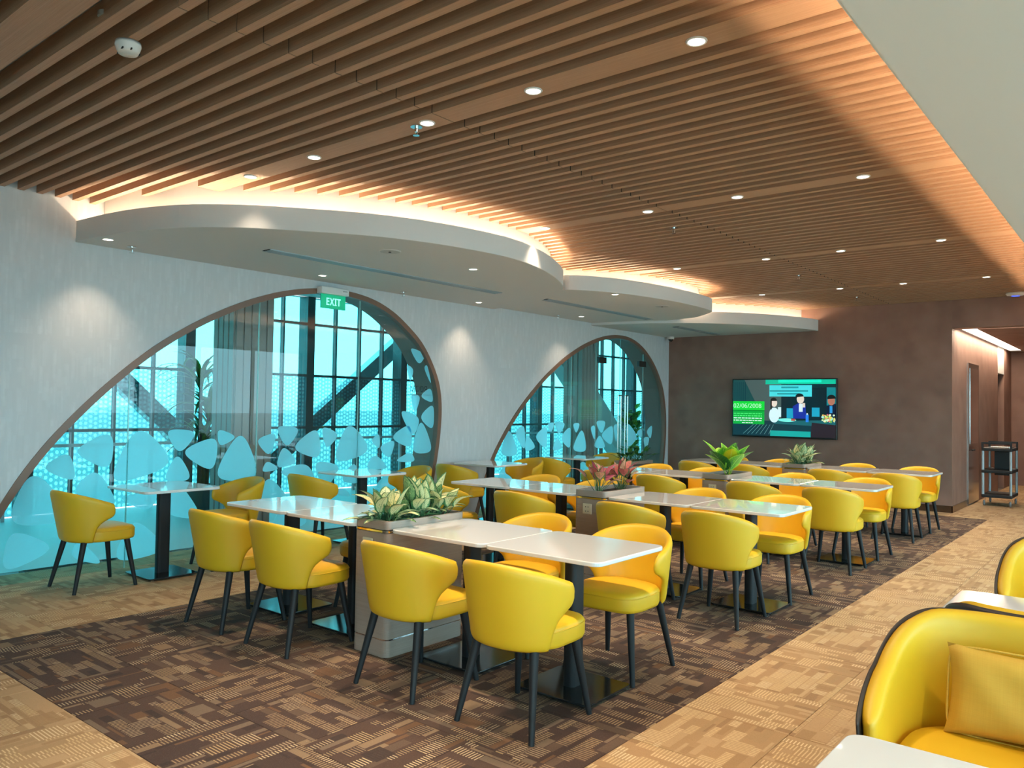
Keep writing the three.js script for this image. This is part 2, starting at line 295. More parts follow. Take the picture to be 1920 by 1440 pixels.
{ // passage lights
  const t = base('passage_light', [0, 0, 0]); tag(t, 'bright white cove light strip round the passage ceiling', 'light');
  const lm = std({ color: lin(0.9, 0.9, 0.9), emissive: LED_WHITE, emissiveIntensity: 2.2 });
  part('light_strip', span(-2.29, -2.1, 2.745, 2.759, ZB - 0.26, -18.6), lm, t);
  part('light_strip', span(-2.095, 1.0, 2.745, 2.759, ZB - 0.26, ZB - 0.36), lm, t);
  const a = new THREE.RectAreaLight(WARM_WHITE, LIGHT.strip, 0.18, 5.2); a.position.set(-2.195, 2.74, -16); a.lookAt(-2.195, 0, -16); t.add(a);
  const b = new THREE.RectAreaLight(LED_WHITE, LIGHT.strip, 2.9, 0.08); b.position.set(-0.5, 2.74, ZB - 0.32); b.lookAt(-0.5, 0, ZB - 0.315); t.add(b);
}
// window walls behind and beside the camera: daylight enters the hall through them
function windowWall(name, label, along, at, a, b, y0, y1, n, from, to, tint) {
  const g = structure(name, label, 'window'), S = (u0, u1, v0, v1, d0, d1) => (along === 'x' ? span(u0, u1, v0, v1, at + d0, at + d1) : span(at + d0, at + d1, v0, v1, u0, u1));
  part('wall_below', S(from, to, 0, y0, 0, 0.25), M.white, g); part('wall_above', S(from, to, y1, 3.3, 0, 0.25), M.white, g);
  part('wall_end', S(from, a, y0, y1, 0, 0.25), M.white, g); part('wall_end', S(b, to, y0, y1, 0, 0.25), M.white, g);
  for (let i = 0; i <= n; i++) { const u = a + (b - a) * i / n; part('mullion', S(u - 0.03, u + 0.03, y0, y1, 0.08, 0.16), M.mullion, g); }
  for (let i = 0; i < n; i++) {
    const u = a + (b - a) * (i + 0.5) / n, w = Math.abs(b - a) / n - 0.06;
    const pl = new THREE.PlaneGeometry(w, y1 - y0); if (along === 'z') pl.rotateY(Math.PI / 2);
    part('glass_pane', pl, tint, g, along === 'x' ? [u, (y0 + y1) / 2, at + 0.12] : [at + 0.12, (y0 + y1) / 2, u]);
  }
}
const dayGlass = phys({ color: lin(0.43, 0.77, 0.87), roughness: 0, transmission: 1, thickness: 0, ior: 1.45 });
windowWall('window_3', 'wide glazed wall behind the viewer', 'x', ZS, 0.2, 2.8, 0.1, 2.74, 2, -7.46, XR + 0.25, dayGlass);
windowWall('window_4', 'long glazed wall on the aisle side', 'z', XR, 4.6, -12.4, 0.1, 2.74, 12, ZS, ZB - 0.25, dayGlass);

// ---------------------------------------------------------------- ceiling: wood slats, soffits, coves
const LIP1 = [-7.0, -2.77, -6.5, -2.81, -6.16, -2.87, -5.8, -2.99, -5.59, -3.11, -5.31, -3.35, -5.0, -3.73, -4.77, -4.06, -4.61, -4.42, -4.51, -4.8, -4.45, -5.36, -4.55, -5.93, -4.78, -6.53, -5.05, -7.03, -5.3, -7.33, -5.85, -7.75, -6.4, -8.0, -7.0, -8.15];
const LIP2 = [-5.62, -7.62, -5.3, -7.4, -5.17, -7.48, -4.92, -7.92, -4.76, -8.56, -4.69, -9.2, -4.7, -9.8, -4.76, -10.16, -5.05, -10.5, -5.3, -10.72];
const LIP3 = [-7.0, -10.57, -6.45, -10.65, -5.9, -10.83, -5.34, -11.19, -4.87, -11.7, -4.53, -12.31, -4.33, -12.9, -4.3, -13.165];
const UP1 = [-7.0, -2.99, -6.5, -3.03, -6.11, -3.12, -5.62, -3.41, -5.32, -3.68, -5.0, -4.11, -4.81, -4.53, -4.69, -4.94, -4.66, -5.3, -4.67, -5.66, -4.75, -6.06, -4.93, -6.54, -5.2, -7.0, -5.55, -7.45, -5.85, -7.72];
const UP2 = [-5.75, -7.7, -5.47, -7.93, -5.22, -8.24, -4.98, -8.77, -4.88, -9.35, -4.87, -9.76, -4.95, -10.15, -5.2, -10.5, -5.6, -10.95, -5.9, -11.4];
const UP3 = [-5.75, -11.25, -5.5, -11.55, -5.3, -11.8, -5.05, -12.15, -4.89, -12.4, -4.66, -12.93, -4.57, -13.165];
function plan(a, n = 90) { const p = []; for (let i = 0; i < a.length; i += 2) p.push(V(a[i], 0, a[i + 1])); return new THREE.CatmullRomCurve3(p, false, 'centripetal').getSpacedPoints(n); }
function band(path, y0, y1, th) { // upright curved strip of given thickness, thickness towards the inside of the lobe (left of travel)
  const pos = [], uv = [], idx = []; let len = 0;
  path.forEach((p, i) => {
    const a = path[Math.max(0, i - 1)], b = path[Math.min(path.length - 1, i + 1)], t = b.clone().sub(a).normalize(), n = V(t.z, 0, -t.x).multiplyScalar(th);
    if (i) len += p.distanceTo(path[i - 1]);
    pos.push(p.x, y0, p.z, p.x, y1, p.z, p.x + n.x, y1, p.z + n.z, p.x + n.x, y0, p.z + n.z);
    uv.push(len, y0, len, y1, len, y1 + th, len, y0 - th);
  });
  for (let i = 0; i < path.length - 1; i++) for (let k = 0; k < 4; k++) { const a = i * 4 + k, b = i * 4 + (k + 1) % 4; idx.push(a, b, a + 4, b, b + 4, a + 4); }
  const g = new THREE.BufferGeometry(); g.setAttribute('position', new THREE.Float32BufferAttribute(pos, 3)); g.setAttribute('uv', new THREE.Float32BufferAttribute(uv, 2)); g.setIndex(idx);
  const f = g.toNonIndexed(); f.computeVertexNormals();
  const nn = f.attributes.normal, pp = f.attributes.position, sum = new Map(), K = (i) => [pp.getX(i), pp.getY(i), pp.getZ(i)].map((v) => v.toFixed(4)).join() + (Math.abs(nn.getY(i)) > 0.7 ? 'h' : Math.round((i % 24) / 6.01));
  for (let i = 0; i < pp.count; i++) { const k = K(i), s = sum.get(k) ?? V(0, 0, 0); s.add(V(nn.getX(i), nn.getY(i), nn.getZ(i))); sum.set(k, s); }
  const keys = []; for (let i = 0; i < pp.count; i++) keys.push(K(i));
  keys.forEach((k, i) => { const s = sum.get(k).clone().normalize(); nn.setXYZ(i, s.x, s.y, s.z); });
  return f;
}
function slabGeo(path, y0, y1, closing) {
  const s = new THREE.Shape(); [...path, ...closing].forEach((p, i) => (i ? s.lineTo(p.x, -p.z) : s.moveTo(p.x, -p.z))); s.closePath();
  return new THREE.ExtrudeGeometry(s, { depth: y1 - y0, bevelEnabled: false }).rotateX(-Math.PI / 2).translate(0, y0, 0);
}
const ceiling = structure('ceiling', 'wooden slat ceiling with white curved soffits', 'ceiling');
part('backing', span(-7.46, XR + 0.25, YC + 0.1, 3.4, ZS + 0.25, ZB - 0.25), M.ceilingBack, ceiling);
const lip1 = plan(LIP1), lip2 = plan(LIP2), lip3 = plan(LIP3), up1 = plan(UP1), up2 = plan(UP2), up3 = plan(UP3);
function cove(path, inward, y, step, parent, power = 1, tilt = 0.35) { // LED line in the trough: glowing strip plus area lights just above it, facing up
  const pts = path.map((p, i) => { const a = path[Math.max(0, i - 1)], b = path[Math.min(path.length - 1, i + 1)], t = b.clone().sub(a).normalize(); return V(p.x - t.z * inward, y, p.z + t.x * inward); });
  const c = new THREE.CatmullRomCurve3(pts), L = c.getLength(), n = Math.round(L / step);
  part('led_strip', new THREE.TubeGeometry(c, 80, 0.008, 5), M.ledStrip, parent);
  for (let i = 0; i < n; i++) {
    const a = c.getPointAt(i / n), b = c.getPointAt((i + 1) / n), m = a.clone().add(b).multiplyScalar(0.5), l = new THREE.RectAreaLight(WARM, LIGHT.cove * power, a.distanceTo(b) * 1.01, 0.02), o = V(-(b.z - a.z), 0, b.x - a.x).normalize();
    l.position.copy(m); l.position.y += 0.012; l.up.copy(o); l.lookAt(l.position.clone().addScaledVector(o, tilt).add(V(0, 1, 0))); parent.add(l);
  }
}
function soffit(label, lip, up, y, top, closing, skip = 0) {
  const g = new THREE.Group(); g.name = 'soffit'; g.userData.label = label; ceiling.add(g);
  part('underside', slabGeo(lip, y, y + 0.03, closing), M.white, g);
  part('lip', band(lip.map((p, i) => { const a = lip[Math.max(0, i - 1)], b = lip[Math.min(lip.length - 1, i + 1)], t = b.clone().sub(a).normalize(); return V(p.x - t.z * 0.004, 0, p.z + t.x * 0.004); }), y + 0.002, top, 0.025), M.white, g);
  part('upstand', band(up, y + 0.03, YC + 0.1, 0.03), M.white, g);
  cove(up.slice(skip), 0.06, y + 0.05, 0.55, g);
  return g;
}
soffit('nearest white curved soffit', lip1, up1, YS, YS + 0.175, [V(X0, 0, -8.15), V(X0, 0, -2.77)]);
soffit('middle white curved soffit', lip2, up2, YS + 0.03, YS + 0.2, [V(-5.85, 0, -10.87), V(-6.4, 0, -10.67), V(X0, 0, -10.58), V(X0, 0, -8.16), V(-6.4, 0, -8.01), V(-5.86, 0, -7.76)]);
soffit('far white curved soffit against the brown wall', lip3, up3, YS - 0.01, YS + 0.17, [V(X0, 0, ZB), V(X0, 0, -10.57)]);
{ // straight soffit over the aisle side, with its own cove
  const g = new THREE.Group(); g.name = 'soffit'; g.userData.label = 'broad flat white soffit over the aisle'; ceiling.add(g);
  part('underside', span(-0.782, XR, YS, YS + 0.03, ZS, ZB), M.white, g);
  part('lip', span(-0.79, -0.76, YS + 0.002, YS + 0.175, ZS, ZB), M.white, g);
  part('upstand', span(-0.40, -0.37, YS + 0.03, YC + 0.1, ZS, ZB), M.white, g);
  cove([V(-0.44, 0, ZB + 0.1), V(-0.44, 0, -4), V(-0.44, 0, ZS - 0.1)], 0, YS + 0.068, 2.2, g, 2.5, 1.6);
}
const xUp = (z) => { let best = X0 + 0.01; for (const p of [up1, up2, up3]) for (let i = 0; i < p.length - 1; i++) { const a = p[i], b = p[i + 1]; if ((a.z - z) * (b.z - z) <= 0 && a.z !== b.z) best = Math.max(best, a.x + (b.x - a.x) * (z - a.z) / (b.z - a.z)); } return best; };
const SEAM = -3.19, SP = 0.137, SW = 0.046, SH = 0.09;
const lampRows = [];
{
  const back = [], joints = [];
  for (let k = -30; k < 90; k++) {
    const ph = k < 0 ? (k === -3 ? 11 : k === -2 ? 12 : 0) : k % 19; if (ph === 12) continue;
    const zf = -1.681 - SP * k - (ph === 11 ? SP : 0), zn = -1.681 - SP * k + SW; if (zf < ZB + 0.01) continue;
    if (ph === 11) lampRows.push((zf + zn) / 2);
    const xl = Math.max(xUp(zf), xUp(zn)) + 0.004;
    joints.push(span(SEAM - 0.0045, SEAM + 0.0045, YC + 0.003, YC + SH, zn - 0.003, zf + 0.003));
    for (const [a, b] of [[xl, SEAM - 0.0045], [SEAM + 0.0045, -0.41]]) {
      const geo = span(a, b, YC, YC + SH + 0.012, zn, zf);
      if (zn > 0.5) back.push(geo); else part(ph === 11 ? 'light_panel' : 'slat', geo, M.wood, ceiling);
    }
  }
  part('slat_joints', mergeGeometries(joints), M.darkSlot, ceiling).userData.kind = 'stuff';
  part('slats_behind_viewer', mergeGeometries(back), M.wood, ceiling).userData.kind = 'stuff';
}
function downlight(x, y, z, where, watts, aim) {
  const t = base('downlight', [x, y, z]); tag(t, 'small round recessed downlight ' + where, 'downlight', 'recessed ceiling downlights');
  part('trim_ring', new THREE.TorusGeometry(0.043, 0.006, 6, 24).rotateX(Math.PI / 2), M.white, t);
  part('lens', disc(0.038, 0.006, 0, 0, 0), M.lampLens, t);
  const l = new THREE.SpotLight(WARM_WHITE, watts, 0, 0.75, 0.9, 2); l.position.set(0, -0.02, 0); l.target.position.set(aim ? aim[0] : 0, -2, aim ? aim[1] : 0); l.castShadow = true; l.shadow.radius = 1.5; t.add(l, l.target);
}
const ROWN = ['first', 'second', 'third', 'fourth', 'fifth', 'sixth'];
{
  const rows = lampRows.filter((z) => z < -2.5), cols = [-1.60, -2.53, -3.32, -4.40, -5.16], cw = ['at the aisle end', 'second from the aisle', 'at the panel joint', 'near the soffit edge', 'at the soffit lip'];
  rows.forEach((z, i) => cols.forEach((x, j) => { if (j < 4 || i === 0) downlight(x, YC - 0.002, z, `${cw[j]} of the ${ROWN[i]} slat ceiling panel`, LIGHT.spot * (j === 4 ? 0.15 : j === 3 && i === 1 ? 0.3 : 1)); }));
  for (const x of cols.slice(0, 2)) downlight(x, YC - 0.002, -1.315, `in the panel above the viewer ${x > -2 ? 'at' : 'beyond'} the aisle`, LIGHT.spot);
  [-0.8, -2.4, -4.2, -6, -8.2].forEach((z, i) => downlight(0.45, YS - 0.002, z, `${ROWN[i]} in the broad soffit over the aisle`, LIGHT.spot * 0.8));
  downlight(-6.66, YS - 0.002, -2.88, 'at the wall end of the nearest white soffit', LIGHT.spot * 0.2, [-0.25, 0]);
  downlight(-6.66, YS - 0.002, -5.03, 'in the nearest soffit above the exit sign', LIGHT.spot * 0.2, [-0.25, 0]);
  downlight(-5.11, YS - 0.002, -5.63, 'near the outer edge of the nearest soffit', LIGHT.spot * 0.7);
  downlight(-6.7, YS - 0.002, -7.5, 'in the nearest soffit above the pier between the arches', LIGHT.spot * 0.2, [-0.3, 0]);
  downlight(-4.98, YS + 0.028, -8.0, 'near the outer edge of the middle soffit', LIGHT.spot * 0.8);
  downlight(-6.62, YS + 0.028, -9.7, 'in the middle soffit above the far arch', LIGHT.spot * 0.2, [-0.3, 0]);
}
function diffuser(x, z0, z1, y, where) {
  const t = base('linear_air_diffuser', [x, y, (z0 + z1) / 2]), L = Math.abs(z1 - z0); tag(t, 'long narrow linear air diffuser in the ' + where, 'vent', 'linear diffusers in the soffits');
  for (const s of [-1, 1]) part('frame_rail', box(0.012, 0.012, L, s * 0.055, -0.004, 0), M.alu, t);
  part('slot', box(0.1, 0.006, L, 0, -0.002, 0), M.darkSlot, t);
  for (const s of [-1, 0, 1]) part('blade', box(0.014, 0.006, L - 0.02, s * 0.028, -0.007, 0), M.alu, t);
}
diffuser(-5.95, -3.9, -7.0, YS, 'nearest white soffit'); diffuser(-5.95, -7.9, -10.55, YS + 0.03, 'middle white soffit'); diffuser(-5.95, -11.4, -12.9, YS - 0.01, 'far white soffit');
function sprinkler(x, y, z, where) {
  const t = base('sprinkler_head', [x, y, z]); tag(t, 'small chrome fire sprinkler head ' + where, 'sprinkler', 'sprinkler heads');
  part('escutcheon', disc(0.036, 0.008, 0, -0.004, 0), M.chrome, t); part('stem', disc(0.012, 0.03, 0, -0.022, 0, 10), M.chrome, t);
  part('frame_arms', mergeGeometries([rod(V(-0.012, -0.03, 0), V(-0.008, -0.055, 0), 0.003), rod(V(0.012, -0.03, 0), V(0.008, -0.055, 0), 0.003)]), M.chrome, t); part('deflector', disc(0.02, 0.003, 0, -0.057, 0, 14), M.chrome, t);
}
sprinkler(-3.41, YC, lampRows.filter((z) => z < -2.5)[0], 'beside a downlight in the first slat ceiling panel');
sprinkler(-3.42, YC, -6.49, 'between the second and third lit slat panels'); sprinkler(-3.4, YC, -9.68, 'between the third and fourth lit slat panels'); sprinkler(-3.37, YC, -12.0, 'on the slats close to the brown wall');
sprinkler(-6.8, YS, -3.14, 'in the nearest soffit close to the pale wall'); sprinkler(-6.83, YS, -6.32, 'in the nearest soffit right of the exit sign'); sprinkler(-6.83, YS + 0.03, -9.4, 'in the middle soffit close to the pale wall');
for (const [x, y, z, w] of [[-5.12, YS, -4.57, 'nearest'], [-5.06, YS + 0.03, -9.3, 'middle']]) {
  const t = base('ceiling_speaker', [x, y, z]); tag(t, `flat round white ceiling speaker in the ${w} soffit`, 'speaker');
  part('rim', new THREE.TorusGeometry(0.09, 0.006, 6, 28).rotateX(Math.PI / 2), M.white, t); part('grille', disc(0.085, 0.006, 0, -0.003, 0), std({ color: lin(0.5, 0.5, 0.49), roughness: 0.8 }), t); part('hub', disc(0.012, 0.008, 0, -0.006, 0, 12), M.darkSlot, t);
}
{
  const t = base('smoke_detector', [-3.69, YC - 0.005, -1.66]); tag(t, 'white round smoke detector hanging between the ceiling slats', 'detector');
  part('body', new THREE.LatheGeometry([[0, 0.004], [0.055, 0.004], [0.057, -0.012], [0.05, -0.035], [0.042, -0.05], [0, -0.052]].map((p) => new THREE.Vector2(...p)), 24), M.white, t);
  for (const a of [0.6, 1.4, 2.9, 4.2, 5.3]) part('vent_slot', box(0.022, 0.008, 0.004, Math.sin(a) * 0.047, -0.041, Math.cos(a) * 0.047).translate(0, 0, 0), M.darkSlot, t);
  const s = base('ceiling_sensor', [-3.6, YC + 0.045, -1.52]); tag(s, 'small grey disc sensor between the slats near the smoke detector', 'sensor');
  part('plate', disc(0.035, 0.02), std({ color: lin(0.3, 0.28, 0.26), roughness: 0.7 }), s); part('dome', new THREE.SphereGeometry(0.02, 14, 8).translate(0, -0.008, 0), std({ color: lin(0.4, 0.38, 0.36), roughness: 0.6 }), s);
  const a = base('access_point', [-1.5, YC - 0.02, -12.75]); tag(a, 'white disc wireless access point with blue light by the brown wall', 'access point');
  part('body', new THREE.LatheGeometry([[0, 0.03], [0.11, 0.03], [0.12, 0.01], [0.1, -0.012], [0.05, -0.02], [0, -0.02]].map((p) => new THREE.Vector2(...p)), 28), M.white, a);
  part('status_light', new THREE.TorusGeometry(0.045, 0.005, 6, 24).rotateX(Math.PI / 2).translate(0, -0.021, 0), std({ color: lin(0.1, 0.12, 0.5), emissive: 0x4060ff, emissiveIntensity: 1.2 }), a);
  const c = base('security_camera', [-6.88, YS - 0.01, -12.98]); tag(c, 'small white dome security camera in the wall corner', 'camera');
  part('base_ring', disc(0.062, 0.045, 0, -0.022, 0), M.white, c); part('dome', new THREE.SphereGeometry(0.045, 20, 10, 0, 6.3, Math.PI / 2, Math.PI / 2).translate(0, -0.045, 0), M.blackGloss, c);
}
{ // exit sign
  const t = base('exit_sign', [X0 + 0.055, 2.73, -5.405]); tag(t, 'green lit EXIT sign hanging over the nearest arch', 'sign');
  part('housing', rbox(0.09, 0.075, 0.37, 0.008, 0, -0.035, 0), std({ color: lin(0.72, 0.7, 0.68), roughness: 0.5 }), t);
  const tex = canvasTex(512, 256, (c, w, h) => { c.fillStyle = '#08a377'; c.fillRect(0, 0, w, h); c.fillStyle = '#a8fff2'; c.font = 'bold 190px sans-serif'; c.save(); c.translate(w / 2, 196); c.scale(0.78, 1); c.textAlign = 'center'; c.fillText('EXIT', 0, 0); c.restore(); }, true, false);
  part('panel', rbox(0.012, 0.155, 0.335, 0.004, 0.0, -0.15, 0), std({ color: lin(0.02, 0.4, 0.28), roughness: 0.3 }), t);
  part('panel_face', new THREE.PlaneGeometry(0.33, 0.15).rotateY(Math.PI / 2), std({ map: tex, emissive: 0xffffff, emissiveMap: tex, emissiveIntensity: 0.45, roughness: 0.3 }), t, [0.0068, -0.15, 0]);
  const l = new THREE.RectAreaLight(0x20c090, 0.5, 0.33, 0.15); l.position.set(0.012, -0.15, 0); l.lookAt(V(X0 + 9, 2.58, -5.405)); l.rotation.set(0, Math.PI / 2 * -1, 0); t.add(l);
  const m = canvasTex(128, 64, (c, w, h) => { c.fillStyle = '#e8e4e0'; c.fillRect(0, 0, w, h); c.fillStyle = '#444'; for (let i = 0; i < 5; i++) c.fillRect(10 + i * 22, 14, 15, 14); c.fillStyle = '#999'; c.fillRect(10, 40, 100, 6); }, true, false);
  part('maker_label', new THREE.PlaneGeometry(0.08, 0.035).rotateY(Math.PI / 2), std({ map: m, roughness: 0.6 }), t, [0.0455, -0.03, -0.13]);
}

// ---------------------------------------------------------------- television
{
  const W = 1.763, Hh = 0.99, t = base('television', [-4.846, 1.507, ZB + 0.075]); tag(t, 'wide flat television showing a press conference on the brown wall', 'television');
  part('casing', rbox(W, Hh, 0.05, 0.008), std({ color: lin(0.008, 0.008, 0.009), roughness: 0.25 }), t);
  part('wall_bracket', box(0.5, 0.4, 0.04, 0, 0, -0.04), M.darkSlot, t);
  const tex = canvasTex(1024, 576, (c, w, h) => {
    c.fillStyle = '#0a2c33'; c.fillRect(0, 0, w, h);
    c.fillStyle = '#1b4a4a'; c.fillRect(0, 0, 500, 430); c.fillStyle = '#4a5a58'; c.beginPath(); c.moveTo(120, 0); c.lineTo(500, 0); c.lineTo(500, 420); c.lineTo(330, 420); c.closePath(); c.fill();
    c.fillStyle = '#0d3740'; for (let i = 0; i < 6; i++) c.fillRect(14 + i * 22, 20, 8, 200);
    c.fillStyle = '#071d26'; c.fillRect(500, 80, 524, 360); c.fillStyle = '#0fbf9c'; c.fillRect(340, 0, 684, 46); c.fillStyle = '#17f0c8'; c.fillRect(470, 0, 420, 30);
    c.fillStyle = '#49d8e0'; c.fillRect(380, 56, 420, 116); c.fillStyle = '#1a8f98'; c.fillRect(500, 70, 170, 16); c.fillRect(384, 108, 380, 14); c.fillRect(460, 138, 220, 12);
    c.fillStyle = '#0d8088'; c.fillRect(940, 80, 84, 180);
    // table and its reflections
    c.fillStyle = '#10343e'; c.fillRect(0, 420, w, 156); c.fillStyle = '#1b5f66'; c.beginPath(); c.moveTo(470, 420); c.lineTo(1024, 400); c.lineTo(1024, 470); c.lineTo(420, 450); c.closePath(); c.fill();
    c.fillStyle = '#19a8a0'; c.fillRect(390, 520, 400, 56); c.fillStyle = '#2a1a24'; c.beginPath(); c.moveTo(800, 430); c.lineTo(1024, 450); c.lineTo(1024, 576); c.lineTo(790, 576); c.closePath(); c.fill();
    c.strokeStyle = '#9fe0d8'; c.lineWidth = 2; for (let i = 0; i < 7; i++) { c.beginPath(); c.moveTo(220 + i * 34, 460); c.lineTo(110 + i * 44, 560); c.stroke(); }
    // seats
    c.fillStyle = '#1e9fc0'; c.fillRect(555, 290, 66, 100); c.fillRect(800, 280, 74, 90);
    // three figures at the table
    c.fillStyle = '#dff4f8'; c.beginPath(); c.ellipse(430, 362, 52, 76, 0, 0, 7); c.fill(); c.fillStyle = '#f3d9cc'; c.beginPath(); c.ellipse(430, 236, 30, 42, 0, 0, 7); c.fill(); c.fillStyle = '#1a1512'; c.beginPath(); c.ellipse(424, 214, 32, 30, 0, 3.0, 6.4); c.fill(); c.fillRect(392, 214, 14, 90); c.fillStyle = '#dff4f8'; c.fillRect(468, 280, 32, 100);
    c.fillStyle = '#1a2a9a'; c.beginPath(); c.moveTo(620, 392); c.lineTo(616, 270); c.lineTo(670, 238); c.lineTo(740, 260); c.lineTo(750, 392); c.closePath(); c.fill(); c.fillStyle = '#e8f4f8'; c.fillRect(676, 244, 36, 80); c.fillStyle = '#f0d4c4'; c.beginPath(); c.ellipse(690, 196, 36, 46, 0, 0, 7); c.fill(); c.fillStyle = '#120e0c'; c.beginPath(); c.ellipse(682, 172, 40, 32, 0, 2.9, 6.2); c.fill(); c.fillStyle = '#f0d4c4'; c.fillRect(710, 236, 26, 44);
    c.fillStyle = '#0b1230'; c.beginPath(); c.moveTo(930, 400); c.lineTo(936, 260); c.lineTo(1024, 240); c.lineTo(1024, 400); c.closePath(); c.fill(); c.fillStyle = '#2f8fd0'; c.fillRect(968, 262, 26, 70); c.fillStyle = '#b5705c'; c.beginPath(); c.ellipse(984, 212, 34, 44, 0, 0, 7); c.fill(); c.fillStyle = '#0d0a09'; c.beginPath(); c.ellipse(984, 186, 40, 34, 0, 2.9, 6.4); c.fill();
    // flowers and bottle
    for (let i = 0; i < 60; i++) { c.fillStyle = ['#f2f0c0', '#6aa848', '#e06a70', '#e9d35a', '#b8e0d0'][i % 5]; c.beginPath(); c.arc(900 + rnd() * 120, 350 + rnd() * 70, rr(5, 13), 0, 7); c.fill(); }
    c.fillStyle = '#2a7fe8'; c.fillRect(742, 350, 28, 76); c.fillStyle = '#e8f0f0'; c.fillRect(750, 336, 12, 18); c.fillStyle = '#7ff0e0'; c.beginPath(); c.ellipse(560, 410, 90, 18, 0, 0, 7); c.fill(); c.fillStyle = '#c04a3a'; c.fillRect(600, 395, 40, 22);
    // green caption panels
    c.fillStyle = '#12d93a'; c.fillRect(0, 222, 330, 92); c.fillStyle = '#0a8f2e'; c.fillRect(0, 314, 330, 12); c.fillStyle = '#0fae3c'; c.fillRect(0, 326, 330, 134);
    c.fillStyle = '#d8ffe0'; c.font = '58px sans-serif'; c.fillText('02/06/2008', 2, 290);
    for (let l = 0; l < 5; l++) { let x = l === 4 ? 96 : 6; const end = l === 4 ? 210 : 306; while (x < end) { const q = rr(14, 40); c.fillStyle = l < 2 ? '#58f07a' : '#e8fff0'; c.fillRect(x, 346 + l * 24, Math.min(q, end - x), 9); x += q + 7; } }
  }, true, false);
  part('screen', new THREE.PlaneGeometry(W - 0.04, Hh - 0.045), std({ map: tex, emissive: 0xffffff, emissiveMap: tex, emissiveIntensity: 0.42, roughness: 0.15 }), t, [0, 0.006, 0.0262]);
  const l = new THREE.RectAreaLight(0x58c8b0, 0.35, W - 0.04, Hh - 0.05); l.position.set(0, 0, 0.03); l.rotation.y = Math.PI; t.add(l);
}

// ---------------------------------------------------------------- dining chairs
function twoSided(mid, nrm, nu, nv, T, flatEdge = 0.07) { // closed thick sheet with rounded rims from a mid-surface function
  const pos = [], uv = [], idx = [], P = [], N = [];
  const ease = (k, n) => { const t = k / n; return 0.5 - 0.5 * Math.cos(Math.PI * t) * (0.55) - 0.5 * (1 - 2 * t) * 0.45; };
  for (let j = 0; j <= nv; j++) for (let i = 0; i <= nu; i++) P.push(mid(ease(i, nu), ease(j, nv)));
  const at = (i, j) => P[j * (nu + 1) + i];
  for (let j = 0; j <= nv; j++) for (let i = 0; i <= nu; i++) {
    const a = at(Math.max(0, i - 1), j), b = at(Math.min(nu, i + 1), j), c = at(i, Math.max(0, j - 1)), d = at(i, Math.min(nv, j + 1));
    N.push(b.clone().sub(a).cross(d.clone().sub(c)).normalize().multiplyScalar(nrm));
  }
  for (let s = 0; s < 2; s++) for (let j = 0; j <= nv; j++) for (let i = 0; i <= nu; i++) {
    const u = ease(i, nu), v = ease(j, nv), e = Math.min(1, Math.min(u, 1 - u) / flatEdge), f = Math.min(1, Math.min(v, 1 - v) / (flatEdge * 1.6));
    const h = T / 2 * Math.sqrt(Math.max(0, 1 - (1 - e) ** 2)) * Math.sqrt(Math.max(0, 1 - (1 - f) ** 2)), k = j * (nu + 1) + i, q = P[k].clone().addScaledVector(N[k], s ? -h : h);
    pos.push(q.x, q.y, q.z); uv.push(u, v);
  }
  const M2 = (nu + 1) * (nv + 1);
  for (let j = 0; j < nv; j++) for (let i = 0; i < nu; i++) {
    const a = j * (nu + 1) + i, b = a + 1, c = a + nu + 1, d = c + 1;
    if (nrm > 0) { idx.push(a, b, d, a, d, c); idx.push(a + M2, d + M2, b + M2, a + M2, c + M2, d + M2); } else { idx.push(a, d, b, a, c, d); idx.push(a + M2, b + M2, d + M2, a + M2, d + M2, c + M2); }
  }
  const g = new THREE.BufferGeometry(); g.setAttribute('position', new THREE.Float32BufferAttribute(pos, 3)); g.setAttribute('uv', new THREE.Float32BufferAttribute(uv, 2)); g.setIndex(idx); g.computeVertexNormals();
  const n = g.attributes.normal; // weld the rim normals of both sides
  for (let j = 0; j <= nv; j++) for (let i = 0; i <= nu; i++) if (!i || !j || i === nu || j === nv) { const k = j * (nu + 1) + i, x = n.getX(k) + n.getX(k + M2), y = n.getY(k) + n.getY(k + M2), z = n.getZ(k) + n.getZ(k + M2), l = Math.hypot(x, y, z) || 1; for (const q of [k, k + M2]) n.setXYZ(q, x / l, y / l, z / l); }
  return g;
}
const table1 = (xs, ys, t) => { if (t <= xs[0]) return ys[0]; for (let i = 1; i < xs.length; i++) if (t <= xs[i]) { let k = (t - xs[i - 1]) / (xs[i] - xs[i - 1]); return ys[i - 1] + (ys[i] - ys[i - 1]) * k; } return ys[ys.length - 1]; };
const smaxT = [0, 0.25, 0.4, 0.55, 0.66, 0.76, 0.9, 1], smaxV = [0.63, 0.69, 0.75, 0.87, 0.965, 1.0, 0.99, 0.955];
function chairBack(u, v) {
  const s = (u * 2 - 1) * table1(smaxT, smaxV, v), top = 0.78 - 0.125 * Math.pow(Math.abs(s), 1.9), y = 0.375 + v * (top - 0.375), k = (y - 0.375) / 0.4;
  const phi = s * 1.83, a = 0.228 + 0.03 * k, b = 0.195 + 0.085 * k;
  const sx = Math.sin(phi), cz = Math.cos(phi);
  return V(a * Math.sign(sx) * Math.pow(Math.abs(sx), 0.86), y, 0.02 + b * Math.sign(cz) * Math.pow(Math.abs(cz), 0.92));
}
